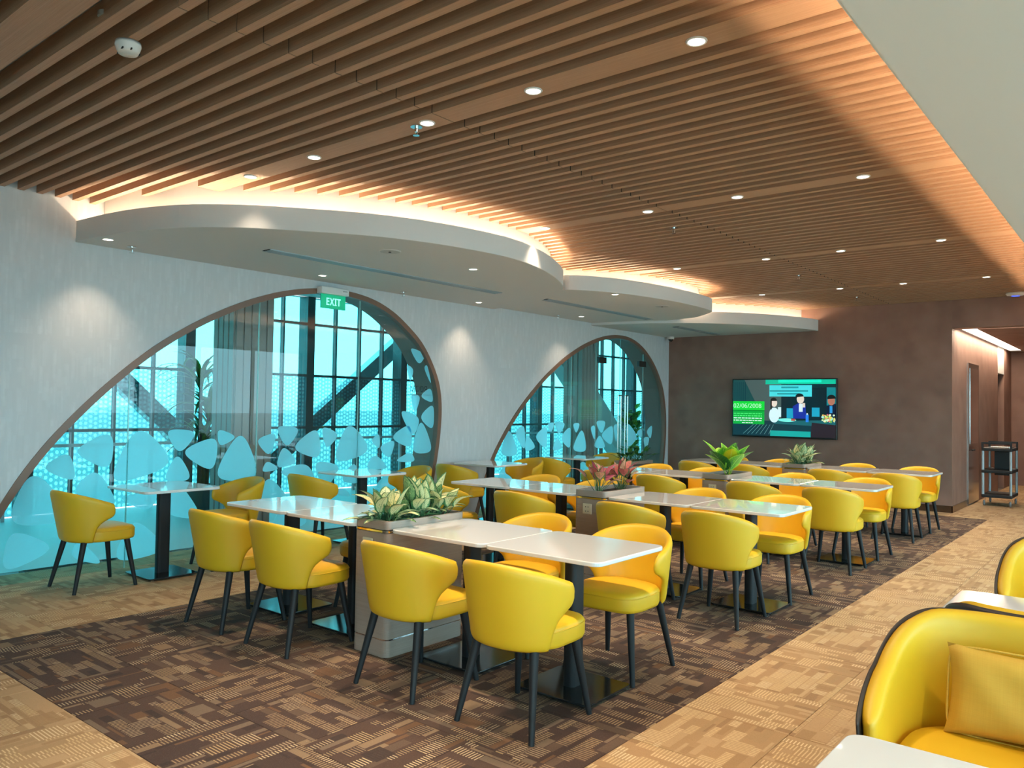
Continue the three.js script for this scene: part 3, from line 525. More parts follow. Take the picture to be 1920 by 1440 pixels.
function loft(outline, rings, cx, cz) { // outline: [x,z] list; rings: [scale, y]
  const pos = [], uv = [], idx = [], n = outline.length;
  rings.forEach(([s, y]) => outline.forEach(([x, z]) => { pos.push(cx + (x - cx) * s, y, cz + (z - cz) * s); uv.push(x * 2 * s, z * 2 * s + y); }));
  for (let r = 0; r < rings.length - 1; r++) for (let i = 0; i < n; i++) { const a = r * n + i, b = r * n + (i + 1) % n; idx.push(a, b, b + n, a, b + n, a + n); }
  const g = new THREE.BufferGeometry(); g.setAttribute('position', new THREE.Float32BufferAttribute(pos, 3)); g.setAttribute('uv', new THREE.Float32BufferAttribute(uv, 2)); g.setIndex(idx); g.computeVertexNormals(); return g;
}
function seatOutline(w, zf, zr, n = 44) {
  const o = [];
  for (let i = 0; i < n; i++) {
    const a = i / n * Math.PI * 2, c = Math.cos(a), s = Math.sin(a), e = s > 0 ? 0.85 : 0.42;   // rounder at the rear, squarer at the front
    o.push([w * Math.sign(c) * Math.pow(Math.abs(c), s > 0 ? 0.8 : 0.42), (s > 0 ? zr : -zf) * Math.sign(s) * Math.pow(Math.abs(s), e)]);
  }
  return o.map(([x, z]) => [x, z]).reverse();
}
const chairGeo = {
  back: twoSided(chairBack, 1, 44, 18, 0.04),
  seat: loft(seatOutline(0.225, -0.255, 0.17), [[0.001, 0.372], [0.9, 0.372], [0.97, 0.378], [1.0, 0.395], [1.0, 0.445], [0.985, 0.462], [0.94, 0.474], [0.8, 0.482], [0.5, 0.487], [0.001, 0.488]], 0, -0.03),
  seam: new THREE.TubeGeometry(new THREE.CatmullRomCurve3(seatOutline(0.2255, -0.256, 0.17).map(([x, z]) => V(x * 0.995, 0.452, z * 0.995)), true), 60, 0.0032, 5, true),
};
{
  const leg = (sx, z0, z1) => rod(V(sx * 0.218, 0, z0), V(sx * 0.165, 0.385, z1), 0.0135, 0.0225, 14);
  chairGeo.legs = [[-1, 0.235, 0.15], [1, 0.235, 0.15], [-1, -0.235, -0.175], [1, -0.235, -0.175]].map((q) => leg(...q));
}
function makeChair(pos, turn) {
  const t = base('dining_chair', pos, turn);
  const b = part('backrest', chairGeo.back, M.yellow, t);
  const s = part('seat', chairGeo.seat, M.yellow, t); part('seat_seam', chairGeo.seam, M.yellow, s);
  for (const g of chairGeo.legs) part('leg', g, M.blackLeg, t);
  return t;
}
let proto = null;
function chair(x, z, turn, label, group) {
  const o = proto ? copy(proto, [x, 0, z], turn) : (proto = makeChair([x, 0, z], turn));
  return tag(o, label, 'chair', group);
}
// ---------------------------------------------------------------- tables
function roundRect(w, d, r) { const s = new THREE.Shape(), x = w / 2, y = d / 2; s.moveTo(-x + r, -y); s.lineTo(x - r, -y); s.quadraticCurveTo(x, -y, x, -y + r); s.lineTo(x, y - r); s.quadraticCurveTo(x, y, x - r, y); s.lineTo(-x + r, y); s.quadraticCurveTo(-x, y, -x, y - r); s.lineTo(-x, -y + r); s.quadraticCurveTo(-x, -y, -x + r, -y); return s; }
const slab = (w, d, r, h, bev) => new THREE.ExtrudeGeometry(roundRect(w - 2 * bev, d - 2 * bev, r), { depth: h - 2 * bev, bevelEnabled: true, bevelThickness: bev, bevelSize: bev, bevelSegments: 3, curveSegments: 8 }).rotateX(-Math.PI / 2).translate(0, bev, 0);
const tableGeo = { top: slab(0.72, 0.66, 0.055, 0.022, 0.005).translate(0, 0.728, 0), col: new THREE.ExtrudeGeometry(roundRect(0.07, 0.11, 0.03), { depth: 0.7, bevelEnabled: false, curveSegments: 6 }).rotateX(-Math.PI / 2).translate(0, 0.02, 0), plate: slab(0.46, 0.42, 0.03, 0.012, 0.003).translate(0, 0.012, 0), spider: slab(0.3, 0.3, 0.03, 0.008, 0.002).translate(0, 0.72, 0), foot: disc(0.014, 0.012, 0, 0.006, 0, 10) };
let tproto = null;
function diningTable(x, z, label, group) {
  let t;
  if (tproto) t = copy(tproto, [x, 0, z]);
  else {
    t = tproto = base('dining_table', [x, 0, z]);
    part('table_top', tableGeo.top, M.quartz, t); part('top_bracket', tableGeo.spider, M.blackLeg, t); part('column', tableGeo.col, M.blackLeg, t);
    const p = part('base_plate', tableGeo.plate, M.blackGloss, t);
    for (const [sx, sz] of [[-1, -1], [1, -1], [1, 1], [-1, 1]]) part('foot', tableGeo.foot, M.chrome, p, [sx * 0.2, 0, sz * 0.18]);
  }
  return tag(t, label, 'table', group);
}
const ROW = [-3.46, -5.8, -8.17, -10.5], XT = { Ra: -2.383, Rb: -3.106, Lb: -4.148, La: -4.871 };
const where = { Ra: 'aisle end', Rb: 'aisle side of planter', Lb: 'window side of planter', La: 'window end' };
const FRONTX = { Ra: [-2.34, -2.4, -2.36, -2.36], Rb: [-3.07, -3.12, -3.12, -3.1], Lb: [-4.11, -4.15, -4.15, -4.15], La: [-4.82, -5.12, -4.85, -4.85] };
const FACEX = { Ra: [-2.38, -2.38, -2.36, -2.36], Rb: [-3.08, -3.1, -3.12, -3.1], Lb: [-4.42, -4.15, -4.15, -4.15], La: [null, -4.85, -4.85, -4.85] };
ROW.forEach((z, i) => {
  for (const k of ['Ra', 'Rb', 'Lb', 'La']) {
    diningTable(XT[k], z, `white quartz pedestal table, ${where[k]} of the ${ROWN[i]} dining row`, 'tables of the dining rows');
    chair(FRONTX[k][i], z + 0.47, rr(-0.03, 0.03), `yellow barrel chair turned away, ${where[k]}, near side of ${ROWN[i]} row`, 'chairs of the dining rows');
    if (FACEX[k][i] !== null) chair(FACEX[k][i], z - 0.455, Math.PI + rr(-0.03, 0.03), `yellow barrel chair facing viewer, ${where[k]}, far side of ${ROWN[i]} row`, 'chairs of the dining rows');
  }
});
[-3.36, -5.53, -7.62, -9.55].forEach((z, i) => {
  diningTable(-6.56, z, `white quartz table for two by the arched wall, ${ROWN[i]} from the viewer`, 'tables along the arched wall');
  chair(-6.55, z + 0.565, rr(-0.03, 0.03), `yellow barrel chair turned away at the ${ROWN[i]} wall table`, 'chairs along the arched wall');
  chair(-6.55, z - 0.6, Math.PI - 0.1 + rr(-0.03, 0.03), `yellow barrel chair facing viewer at the ${ROWN[i]} wall table`, 'chairs along the arched wall');
});
// ---------------------------------------------------------------- planters and plants
const planterGeo = (() => {
  const W = 0.31, D = 0.66, ring = roundRect(W, D, 0.05), hole = roundRect(W - 0.05, D - 0.05, 0.03); ring.holes.push(hole);
  const ex = (s, h, y) => new THREE.ExtrudeGeometry(s, { depth: h, bevelEnabled: false, curveSegments: 8 }).rotateX(-Math.PI / 2).translate(0, y, 0);
  return { body: ex(roundRect(W, D, 0.05), 0.615, 0.105), rim: ex(ring, 0.05, 0.74), band: ex(roundRect(W + 0.004, D + 0.004, 0.052), 0.012, 0.7235), plinth: ex(roundRect(W, D, 0.05), 0.095, 0), line: ex(roundRect(W - 0.01, D - 0.01, 0.045), 0.01, 0.095), soil: ex(roundRect(W - 0.05, D - 0.05, 0.03), 0.02, 0.738), outlet: rbox(0.085, 0.085, 0.01, 0.004), slot: box(0.006, 0.008, 0.002) };
})();
let pproto = null;
function planter(x, z, label, scaleY = 1) {
  let t;
  if (pproto) t = copy(pproto, [x, 0, z]);
  else {
    t = pproto = base('planter_box', [x, 0, z]);
    part('body', planterGeo.body, M.ash, t); part('rim', planterGeo.rim, M.ash, t); part('metal_band', planterGeo.band, M.chrome, t); part('plinth', planterGeo.plinth, M.ash, t); part('plinth_groove', planterGeo.line, M.chrome, t); part('soil', planterGeo.soil, M.soil, t);
    const o = part('power_outlet', planterGeo.outlet, M.ivory, t, [-0.02, 0.64, 0.334]);
    for (const [dx, dy] of [[-0.012, 0.016], [0.012, 0.016], [-0.012, -0.02], [0.012, -0.02]]) part('outlet_slot', planterGeo.slot, M.darkSlot, o, [dx, dy, 0.0055]);
  }
  t.scale.y = scaleY; return tag(t, label, 'planter', 'planter boxes');
}
function leafGeo(L, W, petiole, elev, droop, fold, fat = 0.42) { // petiole and blade, growing from the origin towards +z
  const n = 8, pos = [], uv = [], idx = [];
  let y = 0, z = 0; const half = 0.0025;
  const py = Math.sin(elev) * petiole, pz = Math.cos(elev) * petiole;
  for (const [h, w] of [[0, half * 1.6], [1, half]]) { pos.push(-w, h * py, h * pz, w, h * py, h * pz, 0, h * py + w, h * pz - w); uv.push(0.02, 0.01, 0.03, 0.01, 0.02, 0.02); }
  idx.push(0, 1, 4, 0, 4, 3, 1, 2, 5, 1, 5, 4, 2, 0, 3, 2, 3, 5);
  y = py; z = pz;
  const b = 6;
  for (let i = 0; i <= n; i++) {
    const t = i / n, th = elev - droop * t, w = W / 2 * Math.pow(Math.sin(Math.PI * Math.pow(Math.min(0.999, t * 0.985 + 0.008), fat + 0.3)), 0.7);
    const ny = Math.cos(th), nz = -Math.sin(th), lift = Math.abs(fold) * w;
    for (const [k, m] of [[-1, 1], [-0.5, 0.42], [0, 0], [0.5, 0.42], [1, 1]]) { const ripple = 0.04 * w * Math.sin(i * 2.3 + k * 5) * Math.abs(k); pos.push(k * w, y + ny * (lift * m + ripple), z + nz * (lift * m + ripple)); uv.push(0.5 + k * 0.5, 0.04 + t * 0.95); }
    y += Math.sin(th) * L / n; z += Math.cos(th) * L / n;
  }
  for (let i = 0; i < n; i++) for (let k = 0; k < 4; k++) { const a = b + i * 5 + k; idx.push(a, a + 1, a + 6, a, a + 6, a + 5); }
  const g = new THREE.BufferGeometry(); g.setAttribute('position', new THREE.Float32BufferAttribute(pos, 3)); g.setAttribute('uv', new THREE.Float32BufferAttribute(uv, 2)); g.setIndex(idx); g.computeVertexNormals(); return g;
}
function leafMat(edge, mid, vein, fleck, nf) {
  const t = canvasTex(128, 256, (c, w, h) => {
    c.fillStyle = edge; c.fillRect(0, 0, w, h);
    c.fillStyle = mid; c.beginPath(); c.ellipse(w / 2, h / 2, w * 0.42, h * 0.47, 0, 0, 7); c.fill();
    for (let i = 0; i < nf; i++) { c.fillStyle = rnd() < 0.55 ? fleck : edge; c.globalAlpha = rr(0.3, 0.9); c.beginPath(); c.ellipse(rnd() * w, rnd() * h, rr(1, 5), rr(2, 9), rr(-0.8, 0.8), 0, 7); c.fill(); }
    c.globalAlpha = 1; c.strokeStyle = vein; c.lineWidth = 4; c.beginPath(); c.moveTo(w / 2, 0); c.lineTo(w / 2, h); c.stroke(); c.lineWidth = 1.2;
    for (let i = 0; i < 10; i++) for (const s of [-1, 1]) { c.globalAlpha = 0.6; c.beginPath(); c.moveTo(w / 2, h * (0.95 - i * 0.09)); c.quadraticCurveTo(w / 2 + s * 30, h * (0.9 - i * 0.09), w / 2 + s * 60, h * (0.8 - i * 0.09)); c.stroke(); }
  }, true, false);
  return phys({ map: t, roughness: 0.5, transmission: 0.18, thickness: 0, side: THREE.DoubleSide });
}
const cream = [leafMat('#4d8050', '#dcd8a2', '#3c6b3e', '#b4c48c', 70), leafMat('#3a7450', '#c4d4a8', '#35704a', '#8fb08a', 100), leafMat('#2c5a35', '#7fa36a', '#2c5a35', '#c9cf8e', 120)];
const pink = [leafMat('#3f6b3c', '#c06660', '#8a3a3f', '#d98c78', 80), leafMat('#566f42', '#b8506a', '#7d2c40', '#d07a86', 70), leafMat('#55783f', '#d9a080', '#6a6f45', '#b85a55', 90)];
const lush = [leafMat('#5fae36', '#3c8a2c', '#b8dc80', '#5faa40', 40), leafMat('#a4d83c', '#62b034', '#d8ec98', '#86c446', 40), leafMat('#347a28', '#2c6e26', '#9fcf70', '#4a8a38', 40)];
const yellowLeaf = [leafMat('#d8d020', '#e0c81c', '#f0e880', '#c8c030', 20)];
const deep = [leafMat('#1d4a20', '#24561f', '#5a8a40', '#3a6a2c', 30), leafMat('#3f6a1f', '#4a7a26', '#7a9a48', '#2c5420', 30)];
function foliage(name, label, cat, pos, clumps, opts) {
  const t = base(name, pos); tag(t, label, cat);
  const geos = opts.kinds.map((k) => leafGeo(...k));
  for (const [cx, cz, n] of clumps) for (let i = 0; i < n; i++) {
    const k = rnd() * geos.length | 0, m = part('leaf', geos[k], opts.mats[rnd() * opts.mats.length | 0], t, [cx + rr(-1, 1) * opts.spread, opts.lift ? rr(0, opts.lift) : 0, cz + rr(-1, 1) * opts.spread]);
    m.rotation.set(0, i * 2.4 + rr(-0.35, 0.35), 0); m.scale.setScalar(rr(opts.s0, opts.s1));
  }
  return t;
}
const YP = 0.755, XP = -3.627;
const AG = [[0.17, 0.075, 0.06, 1.35, 0.5, 0.3], [0.17, 0.08, 0.08, 1.1, 0.8, 0.25], [0.17, 0.078, 0.09, 0.85, 0.9, 0.3], [0.16, 0.07, 0.07, 0.55, 0.9, 0.25], [0.18, 0.075, 0.1, 1.3, 0.35, 0.35], [0.16, 0.065, 0.05, 0.3, 0.6, 0.3]];
planter(XP, ROW[0], 'grey oak planter box with cream variegated plant, first dining row');
foliage('variegated_plant', 'cream and green variegated plant in the nearest planter box', 'plant', [XP, YP, ROW[0]], [[0, 0.22, 40], [0.02, 0.02, 44], [0, -0.2, 40]], { kinds: AG, mats: [cream[0], cream[0], cream[0], cream[1], cream[2]], spread: 0.055, s0: 0.75, s1: 1.15 });
planter(XP, ROW[1], 'grey oak planter box with pink leaved plant, second dining row');
foliage('pink_leaf_plant', 'plant with pink and red leaves in the second planter box', 'plant', [XP, YP, ROW[1]], [[0, 0.2, 16], [0, -0.16, 18]], { kinds: [[0.16, 0.085, 0.14, 1.2, 1.1, 0.2], [0.16, 0.09, 0.15, 0.95, 1.2, 0.15], [0.15, 0.08, 0.13, 0.7, 1.0, 0.2], [0.15, 0.05, 0.12, 1.35, 0.4, 0.3]], mats: pink, spread: 0.03, s0: 0.85, s1: 1.15 });
planter(XP, ROW[2], 'grey oak planter box with broad leaved plant, third dining row');
foliage('broad_leaf_plant', 'lush green plant with broad upright leaves in the third planter box', 'plant', [XP, YP, ROW[2]], [[0, 0, 15]], { kinds: [[0.32, 0.2, 0.07, 1.4, 0.35, 0.25], [0.33, 0.21, 0.08, 1.15, 0.45, 0.2], [0.32, 0.19, 0.08, 0.85, 0.4, 0.25]], mats: [lush[0], lush[1], lush[1], lush[2]], spread: 0.03, s0: 0.85, s1: 1.12 });
{ const t = scene.getObjectByName('broad_leaf_plant'), m = part('leaf', leafGeo(0.24, 0.16, 0.12, 1.25, 0.7, 0.3), yellowLeaf[0], t, [0.04, 0, 0.05]); m.rotation.y = 0.6; m.userData.label = 'bright yellow leaf'; }
planter(XP, ROW[3], 'grey oak planter box with small cream plant, fourth dining row');
foliage('variegated_plant', 'pale cream variegated plant in the planter box farthest back', 'plant', [XP, YP, ROW[3]], [[0, 0.18, 26], [0, -0.02, 28], [0, -0.2, 24]], { kinds: AG, mats: [cream[0], cream[0], cream[1]], spread: 0.04, s0: 0.85, s1: 1.2 });
planter(-6.05, -10.3, 'grey oak planter box with dark green plant by the far arch', 0.88);
foliage('dark_green_plant', 'dark green bushy plant in planter box by the far arch', 'plant', [-6.05, 0.66, -10.3], [[0, 0.2, 22], [0, -0.15, 24]], { kinds: [[0.1, 0.06, 0.14, 1.2, 0.9, 0.2], [0.1, 0.06, 0.12, 0.8, 0.9, 0.2], [0.1, 0.055, 0.16, 0.5, 0.6, 0.2]], mats: deep, spread: 0.06, s0: 0.8, s1: 1.2, lift: 0.03 });

// ---------------------------------------------------------------- lounge armchairs by the aisle
function armBack(off, top0) { return (u, v) => {
  const s = u * 2 - 1, arm = Math.abs(s), top = top0 - 0.25 * Math.pow(Math.max(0, arm - 0.3) / 0.7, 1.7), y = 0.22 + v * (top - 0.22), phi = s * 1.98, k = (y - 0.22) / 0.58;
  const a = (0.355 + 0.03 * k) - off, b = (0.325 + 0.045 * k) - off, sx = Math.sin(phi), cz = Math.cos(phi);
  return V(a * Math.sign(sx) * Math.pow(Math.abs(sx), 0.72), y, b * Math.sign(cz) * Math.pow(Math.abs(cz), 0.8) - (arm > 0.79 ? (arm - 0.79) * 0.6 : 0));
}; }
function armchair(x, z, turn, label) {
  const t = base('lounge_armchair', [x, 0, z], turn); tag(t, label, 'armchair', 'lounge armchairs by the aisle');
  part('outer_shell', twoSided(armBack(0, 0.795), 1, 56, 20, 0.014, 0.02), M.darkShell, t);
  part('inner_cushion', twoSided(armBack(0.033, 0.8), 1, 56, 24, 0.064, 0.05), M.yellow, t);
  part('seat', loft(seatOutline(0.3, -0.36, 0.25), [[0.001, 0.23], [0.95, 0.23], [1.0, 0.26], [1.0, 0.38], [0.98, 0.417], [0.93, 0.437], [0.75, 0.45], [0.4, 0.456], [0.001, 0.457]], 0, -0.05), M.yellow, t);
  part('base_ring', loft(seatOutline(0.32, -0.33, 0.3), [[0.001, 0.17], [0.9, 0.17], [1, 0.185], [1, 0.235], [0.9, 0.24]], 0, 0), M.darkShell, t);
  for (const [sx, sz] of [[-1, 0.2], [1, 0.2], [-1, -0.22], [1, -0.22]]) part('leg', rod(V(sx * 0.28, 0, sz * 1.2), V(sx * 0.23, 0.18, sz), 0.012, 0.02), M.blackLeg, t);
  return t;
}
armchair(-0.35, -2.8, Math.PI, 'yellow lounge armchair with dark shell and cushion, nearest the viewer');
armchair(-0.27, -3.57, 0, 'lounge armchair showing its dark brown back behind the nearest armchair');
armchair(-0.29, -5.0, Math.PI, 'yellow lounge armchair farthest along the aisle');
{
  const t = base('throw_cushion', [-0.28, 0.452, -2.93]); tag(t, 'mustard fabric throw cushion in the nearest armchair', 'cushion');
  const n = 20, pos = [], uv = [], idx = [];
  for (let s = 0; s < 2; s++) for (let j = 0; j <= n; j++) for (let i = 0; i <= n; i++) {
    const u = i / n * 2 - 1, v = j / n * 2 - 1, e = (1 - u ** 4) * (1 - v ** 4), pin = 1 - 0.07 * (1 - u * u) * 0 - 0.06 * (1 - (u * v) ** 2) * 0;
    const sx = u * (0.26 - 0.018 * (1 - v * v) * Math.abs(u)), sy = v * (0.14 - 0.014 * (1 - u * u) * Math.abs(v)), h = 0.065 * Math.pow(Math.max(0, e), 0.55) + (e > 0.02 ? 0.004 * Math.sin(u * 9 + v * 5) * e : 0);
    pos.push(sx * pin, sy, s ? -h : h); uv.push(u, v);
  }
  const K = (n + 1) ** 2; for (let j = 0; j < n; j++) for (let i = 0; i < n; i++) { const a = j * (n + 1) + i, b = a + 1, c = a + n + 1, d = c + 1; idx.push(a, b, d, a, d, c, a + K, d + K, b + K, a + K, c + K, d + K); }
  const g = new THREE.BufferGeometry(); g.setAttribute('position', new THREE.Float32BufferAttribute(pos, 3)); g.setAttribute('uv', new THREE.Float32BufferAttribute(uv, 2)); g.setIndex(idx); g.computeVertexNormals();
  const m = part('cover', g, M.cushion, t, [0, 0.134, 0]); m.rotation.set(-0.22, 0.05, 0);
  const rim = []; for (let i = 0; i < 40; i++) { const a = i / 40 * Math.PI * 2, c = Math.cos(a), s = Math.sin(a); rim.push(V(0.253 * Math.sign(c) * Math.abs(c) ** 0.25, 0.136 * Math.sign(s) * Math.abs(s) ** 0.25, 0)); }
  const p = part('piping', new THREE.TubeGeometry(new THREE.CatmullRomCurve3(rim, true), 80, 0.004, 5, true), M.cushion, t, [0, 0.134, 0]); p.rotation.copy(m.rotation);
}
function loungeTable(x, z, label) {
  const t = base('lounge_table', [x, 0, z]); tag(t, label, 'table', 'low tables by the aisle armchairs');
  part('table_top', tableGeo.top.clone().translate(0, -0.15, 0), M.quartz, t); part('top_bracket', tableGeo.spider.clone().translate(0, -0.15, 0), M.blackLeg, t);
  part('column', new THREE.ExtrudeGeometry(roundRect(0.07, 0.11, 0.03), { depth: 0.55, bevelEnabled: false, curveSegments: 6 }).rotateX(-Math.PI / 2).translate(0, 0.02, 0), M.blackLeg, t);
  const p = part('base_plate', tableGeo.plate, M.blackGloss, t); for (const [sx, sz] of [[-1, -1], [1, -1], [1, 1], [-1, 1]]) part('foot', tableGeo.foot, M.chrome, p, [sx * 0.2, 0, sz * 0.18]);
}
loungeTable(-0.30, -1.97, 'low white quartz table corner right beside the viewer');
loungeTable(-0.40, -4.17, 'low white quartz table between the aisle armchairs');

// ---------------------------------------------------------------- passage: steel door and service trolleys
{
  const d = structure('door_1', 'brushed steel passage door with tall glass vision panel', 'door');
  part('door_leaf', span(-2.352, -2.325, 0.03, 2.28, -14.35, -15.28), M.steel, d);
  part('vision_panel', span(-2.324, -2.32, 0.98, 2.2, -14.46, -15.16), M.chrome, d);
  part('door_handle', rod(V(-2.30, 0.88, -14.5), V(-2.30, 0.88, -14.72), 0.012), M.blackLeg, d);
  const r = structure('door_2', 'dark doorway recess farther down the passage', 'door');
  part('door_leaf', span(-2.62, -2.6, 0, 2.25, -17.5, -18.3), std({ color: lin(0.05, 0.035, 0.03), roughness: 0.6 }), r);
}
function trolley(x, z, label, items) {
  const t = base('service_trolley', [x, 0, z]); tag(t, label, 'trolley', 'service trolleys in the passage');
  const bk = std({ color: lin(0.012, 0.012, 0.013), roughness: 0.5 }), W = 0.42, D = 0.72;
  for (const y of [0.16, 0.55, 0.9]) { const s = part('shelf', rbox(W, 0.05, D, 0.012, 0, y, 0), bk, t); }
  part('top_rail', mergeGeometries([box(W, 0.03, 0.025, 0, 1.0, D / 2 - 0.012), box(W, 0.03, 0.025, 0, 1.0, -D / 2 + 0.012), ...[[-1, 1], [1, 1], [-1, -1], [1, -1]].map(([a, b]) => box(0.03, 0.1, 0.03, a * (W / 2 - 0.015), 0.96, b * (D / 2 - 0.015)))]), bk, t);
  for (const [a, b] of [[-1, 1], [1, 1], [-1, -1], [1, -1]]) {
    for (const [y0, y1] of [[0.185, 0.525], [0.575, 0.875]]) part('post', rod(V(a * 0.19, y0, b * 0.335), V(a * 0.19, y1, b * 0.335), 0.02), M.alu, t);
    const c = part('caster', new THREE.TorusGeometry(0.032, 0.014, 8, 18).rotateY(Math.PI / 2).translate(a * 0.18, 0.046, b * 0.31), std({ color: lin(0.2, 0.2, 0.2), roughness: 0.6 }), t);
    part('caster_fork', box(0.012, 0.08, 0.03, a * 0.18 + 0.018, 0.095, b * 0.31), M.chrome, c);
  }
  part('side_bin', rbox(0.24, 0.42, 0.03, 0.01, 0.03, 0.68, -0.1), bk, t);
  return t;
}
trolley(-1.98, -14.97, 'black three shelf service trolley at the passage wall');
trolley(-1.45, -15.5, 'second black service trolley deeper in the passage at the frame edge');
{ const t = base('serving_tray', [-1.95, 0.926, -14.95]); tag(t, 'steel tray on the service trolley top', 'tray'); part('tray', slab(0.3, 0.44, 0.03, 0.018, 0.004), M.steel, t); }

// ---------------------------------------------------------------- corridor behind the arches, glazed facade, outdoors
{
  const f = structure('floor_corridor', 'pale polished corridor floor beyond the arched screens', 'floor');
  part('floor_slab', span(-7.46, -11.2, -0.3, 0, 8, -24), M.paleStone, f);
  const c = structure('ceiling_corridor', 'white corridor ceiling beyond the arches', 'ceiling'); part('ceiling_panel', span(-7.46, -11.2, 3.25, 3.4, 8, -24), M.white, c);
  const w = structure('wall_corridor', 'plain white corridor walls beyond the room', 'wall');
  part('inner_wall', span(-7.2, -7.46, 0, 3.3, ZB - 0.25, -24), M.plaster, w); part('inner_wall', span(-7.2, -7.46, 0, 3.3, 8, ZS), M.plaster, w); part('end_wall', span(-7.2, -11.2, 0, 3.3, -24, -24.2), M.plaster, w); part('end_wall', span(-7.2, -11.2, 0, 3.3, 8, 8.2), M.plaster, w);
}
const FX = -11;
const cyan = lin(0.055, 0.39, 0.43);
const fritTex = canvasTex(512, 512, (c, w, h) => {
  c.fillStyle = '#9fb2bc'; c.fillRect(0, 0, w, h); c.fillStyle = '#ffffff';
  for (let r = 0; r < 13; r++) for (let q = 0; q < 8; q++) { const x = (q + 0.5) / 8 * w, y = (r / 13 * h + 30 * Math.sin((q + 0.5) / 8 * Math.PI * 2) + h) % h; c.beginPath(); c.ellipse(x, y, 21, 12, 0, 0, 7); c.fill(); }
});
const facadeGlass = phys({ color: cyan, roughness: 0, transmission: 1, thickness: 0, ior: 1.45 });
const facadeFrit = phys({ color: cyan, map: fritTex, roughness: 0, transmission: 1, thickness: 0, ior: 1.45 });
{
  const g = structure('window_5', 'cyan tinted glass facade with dark mullions beyond the arches', 'window');
  const zs = []; for (let i = -26; i < 36; i++) zs.push(-5.96 - i * 0.53);
  zs.forEach((z, i) => { const wide = (i - 26) % 4 === 0; part(wide ? 'column_mullion' : 'mullion', span(FX - (wide ? 0.2 : 0.05), FX + 0.04, 0, 3.25, z - (wide ? 0.075 : 0.014), z + (wide ? 0.075 : 0.014)), M.mullion, g); });
  const ys = [0, 1.065, 1.93, 2.79, 3.25];
  for (const y of ys.slice(1, 4)) part('transom', span(FX - 0.05, FX + 0.045, y - 0.02, y + 0.02, 7.9, -24), M.mullion, g);
  for (let i = 0; i < zs.length - 1; i++) for (let k = 0; k < 4; k++) {
    const h = ys[k + 1] - ys[k] - 0.02, p = new THREE.PlaneGeometry(0.5, h).rotateY(Math.PI / 2); part('glass_pane', p, k < 2 ? facadeFrit : facadeGlass, g, [FX, (ys[k] + ys[k + 1]) / 2, (zs[i] + zs[i + 1]) / 2]);
  }
  const r = base('handrail', [FX + 0.35, 0, 0]); tag(r, 'dark metal handrail along the corridor facade', 'handrail');
  part('rail', span(-0.03, 0.03, 0.87, 0.91, 6, -22), M.alu, r);
  for (let z = 5; z > -22; z -= 1.06) part('rail_post', span(-0.02, 0.02, 0, 0.87, z - 0.02, z + 0.02), M.alu, r);
}
function beam(a, b, w, d, mat, label, name, cat, group) { const t = base(name, [0, 0, 0]); tag(t, label, cat, group); const v = b.clone().sub(a), L = v.length(), m = part('beam_body', box(d, L, w), mat, t, a.clone().add(b).multiplyScalar(0.5).toArray()); m.quaternion.setFromUnitVectors(V(0, 1, 0), v.normalize()); part('end_plate', box(d * 1.1, 0.04, w * 1.2), mat, t, a.toArray()).quaternion.copy(m.quaternion); return t; }
const paintedSteel = std({ color: lin(0.45, 0.46, 0.47), roughness: 0.5 });
beam(V(-11.5, 0.0, -7.07), V(-11.5, 3.3, -11.37), 0.27, 0.2, paintedSteel, 'diagonal steel brace outside the facade rising to the right', 'steel_brace', 'brace', 'facade braces');
beam(V(-11.8, 3.3, -3.68), V(-11.8, 0.0, -7.25), 0.27, 0.2, paintedSteel, 'diagonal steel brace outside the facade falling to the right', 'steel_brace', 'brace', 'facade braces');
function clad(z, label) { // clad columns seen through the arches
  const t = base('corridor_column', [-8.35, 0, z]); tag(t, label, 'column', 'clad columns in the corridor');
  part('core', box(0.44, 3.25, 0.5, 0, 1.625, 0), M.column, t);
  for (let i = 0; i < 5; i++) part('cladding_strip', rbox(0.02, 3.2, 0.085, 0.006, 0.228, 1.61, -0.2 + i * 0.1), M.column, t);
  for (let i = 0; i < 4; i++) part('cladding_strip', rbox(0.09, 3.2, 0.02, 0.006, -0.165 + i * 0.11, 1.61, 0.258), M.column, t);
}
clad(-5.2, 'grey brown clad column behind the nearest arch'); clad(-12.25, 'grey brown clad column behind the far arch');
beam(V(-9, 3.2, -11.6), V(-9, 0.02, -15.37), 0.46, 0.3, M.white, 'broad white sloping beam seen through the far arch', 'sloping_beam', 'beam');
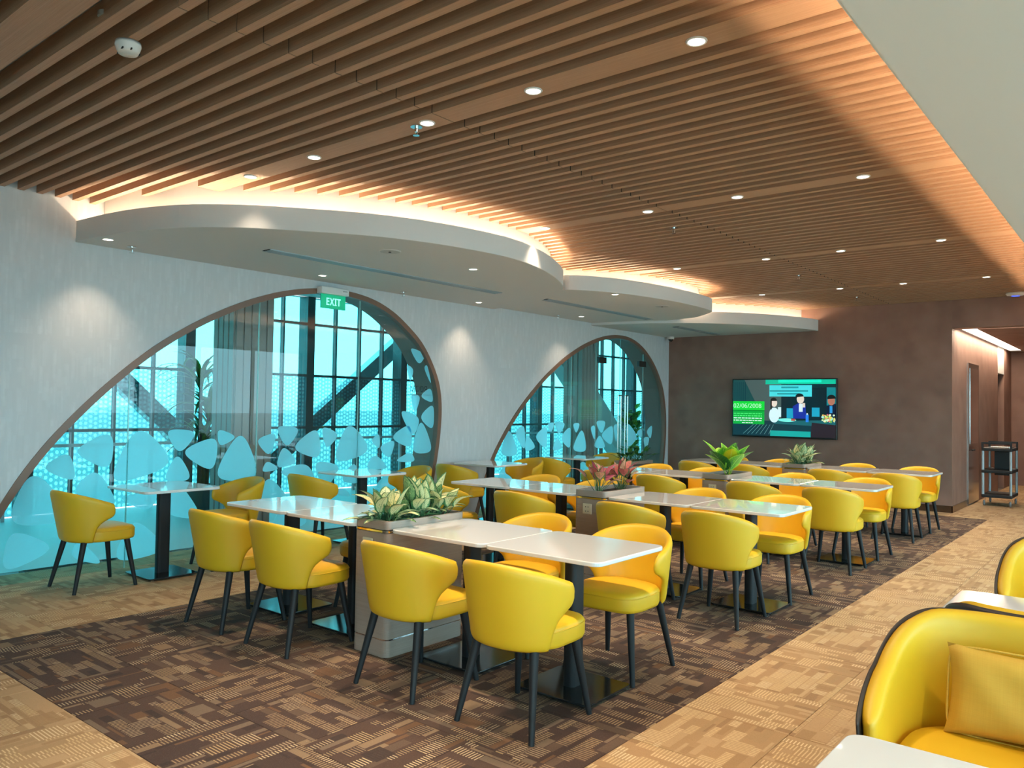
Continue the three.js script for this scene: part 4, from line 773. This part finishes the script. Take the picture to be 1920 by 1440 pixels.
// potted corridor plants
{
  const t = foliage('dracaena_plant', 'tall potted dracaena with drooping leaves behind the nearest arch', 'plant', [-9.55, 0.05, -5.4], [], { kinds: [], mats: [] });
  part('pot', new THREE.LatheGeometry([[0, 0], [0.16, 0], [0.21, 0.4], [0.19, 0.4], [0.18, 0.36], [0, 0.36]].map((p) => new THREE.Vector2(...p)), 24), std({ color: lin(0.06, 0.06, 0.06), roughness: 0.5 }), t, [0, -0.05, 0]);
  for (const [dx, h] of [[0.06, 1.75], [-0.07, 1.3], [0, 0.95]]) part('stem', rod(V(dx * 0.4, 0.3, dx), V(dx, h, dx * 1.5), 0.03, 0.022), std({ color: lin(0.05, 0.04, 0.03), roughness: 0.9 }), t);
  const geos = [leafGeo(0.75, 0.07, 0.05, 1.1, 2.1, 0.25, 0.2), leafGeo(0.7, 0.07, 0.05, 0.7, 1.8, 0.25, 0.2), leafGeo(0.62, 0.065, 0.05, 1.35, 1.5, 0.25, 0.2)];
  [[0.06, 1.72, 24], [-0.07, 1.28, 22], [0, 0.93, 20]].forEach(([dx, h, n]) => { for (let i = 0; i < n; i++) { const m = part('leaf', geos[i % 3], deep[i % 2], t, [dx, h - rr(0, 0.2), dx * 1.5]); m.rotation.y = i * 2.4 + rr(-0.2, 0.2); m.scale.setScalar(rr(0.8, 1.15)); } });
  const f = foliage('ficus_plant', 'green potted ficus behind the far arch door', 'plant', [-8.3, 0.4, -14.0], [], { kinds: [], mats: [] });
  part('pot', new THREE.LatheGeometry([[0, 0], [0.15, 0], [0.2, 0.4], [0.18, 0.4], [0.17, 0.36], [0, 0.36]].map((p) => new THREE.Vector2(...p)), 24), M.white, f, [0, -0.4, 0]);
  part('stem', rod(V(0, -0.1, 0), V(0, 0.9, 0), 0.02), std({ color: lin(0.08, 0.06, 0.04), roughness: 0.9 }), f);
  const lg = [leafGeo(0.16, 0.09, 0.08, 0.6, 0.8, 0.15), leafGeo(0.16, 0.09, 0.1, 1.0, 0.8, 0.15)];
  for (let i = 0; i < 90; i++) { const m = part('leaf', lg[i % 2], lush[i % 3], f, [rr(-0.12, 0.12), rr(0.1, 1.0), rr(-0.12, 0.12)]); m.rotation.y = i * 2.4; m.scale.setScalar(rr(0.9, 1.4)); }
}
{
  const g = structure('ground', 'pale concrete apron far below outside the facade', 'ground');
  part('apron', new THREE.PlaneGeometry(1600, 1600).rotateX(-Math.PI / 2), std({ color: lin(0.4, 0.39, 0.37), roughness: 0.9 }), g, [-300, -7, 0]);
}
scene.traverse((o) => { if (o.isMesh) { o.castShadow = true; o.receiveShadow = true; } });
renderer.render(scene, camera);
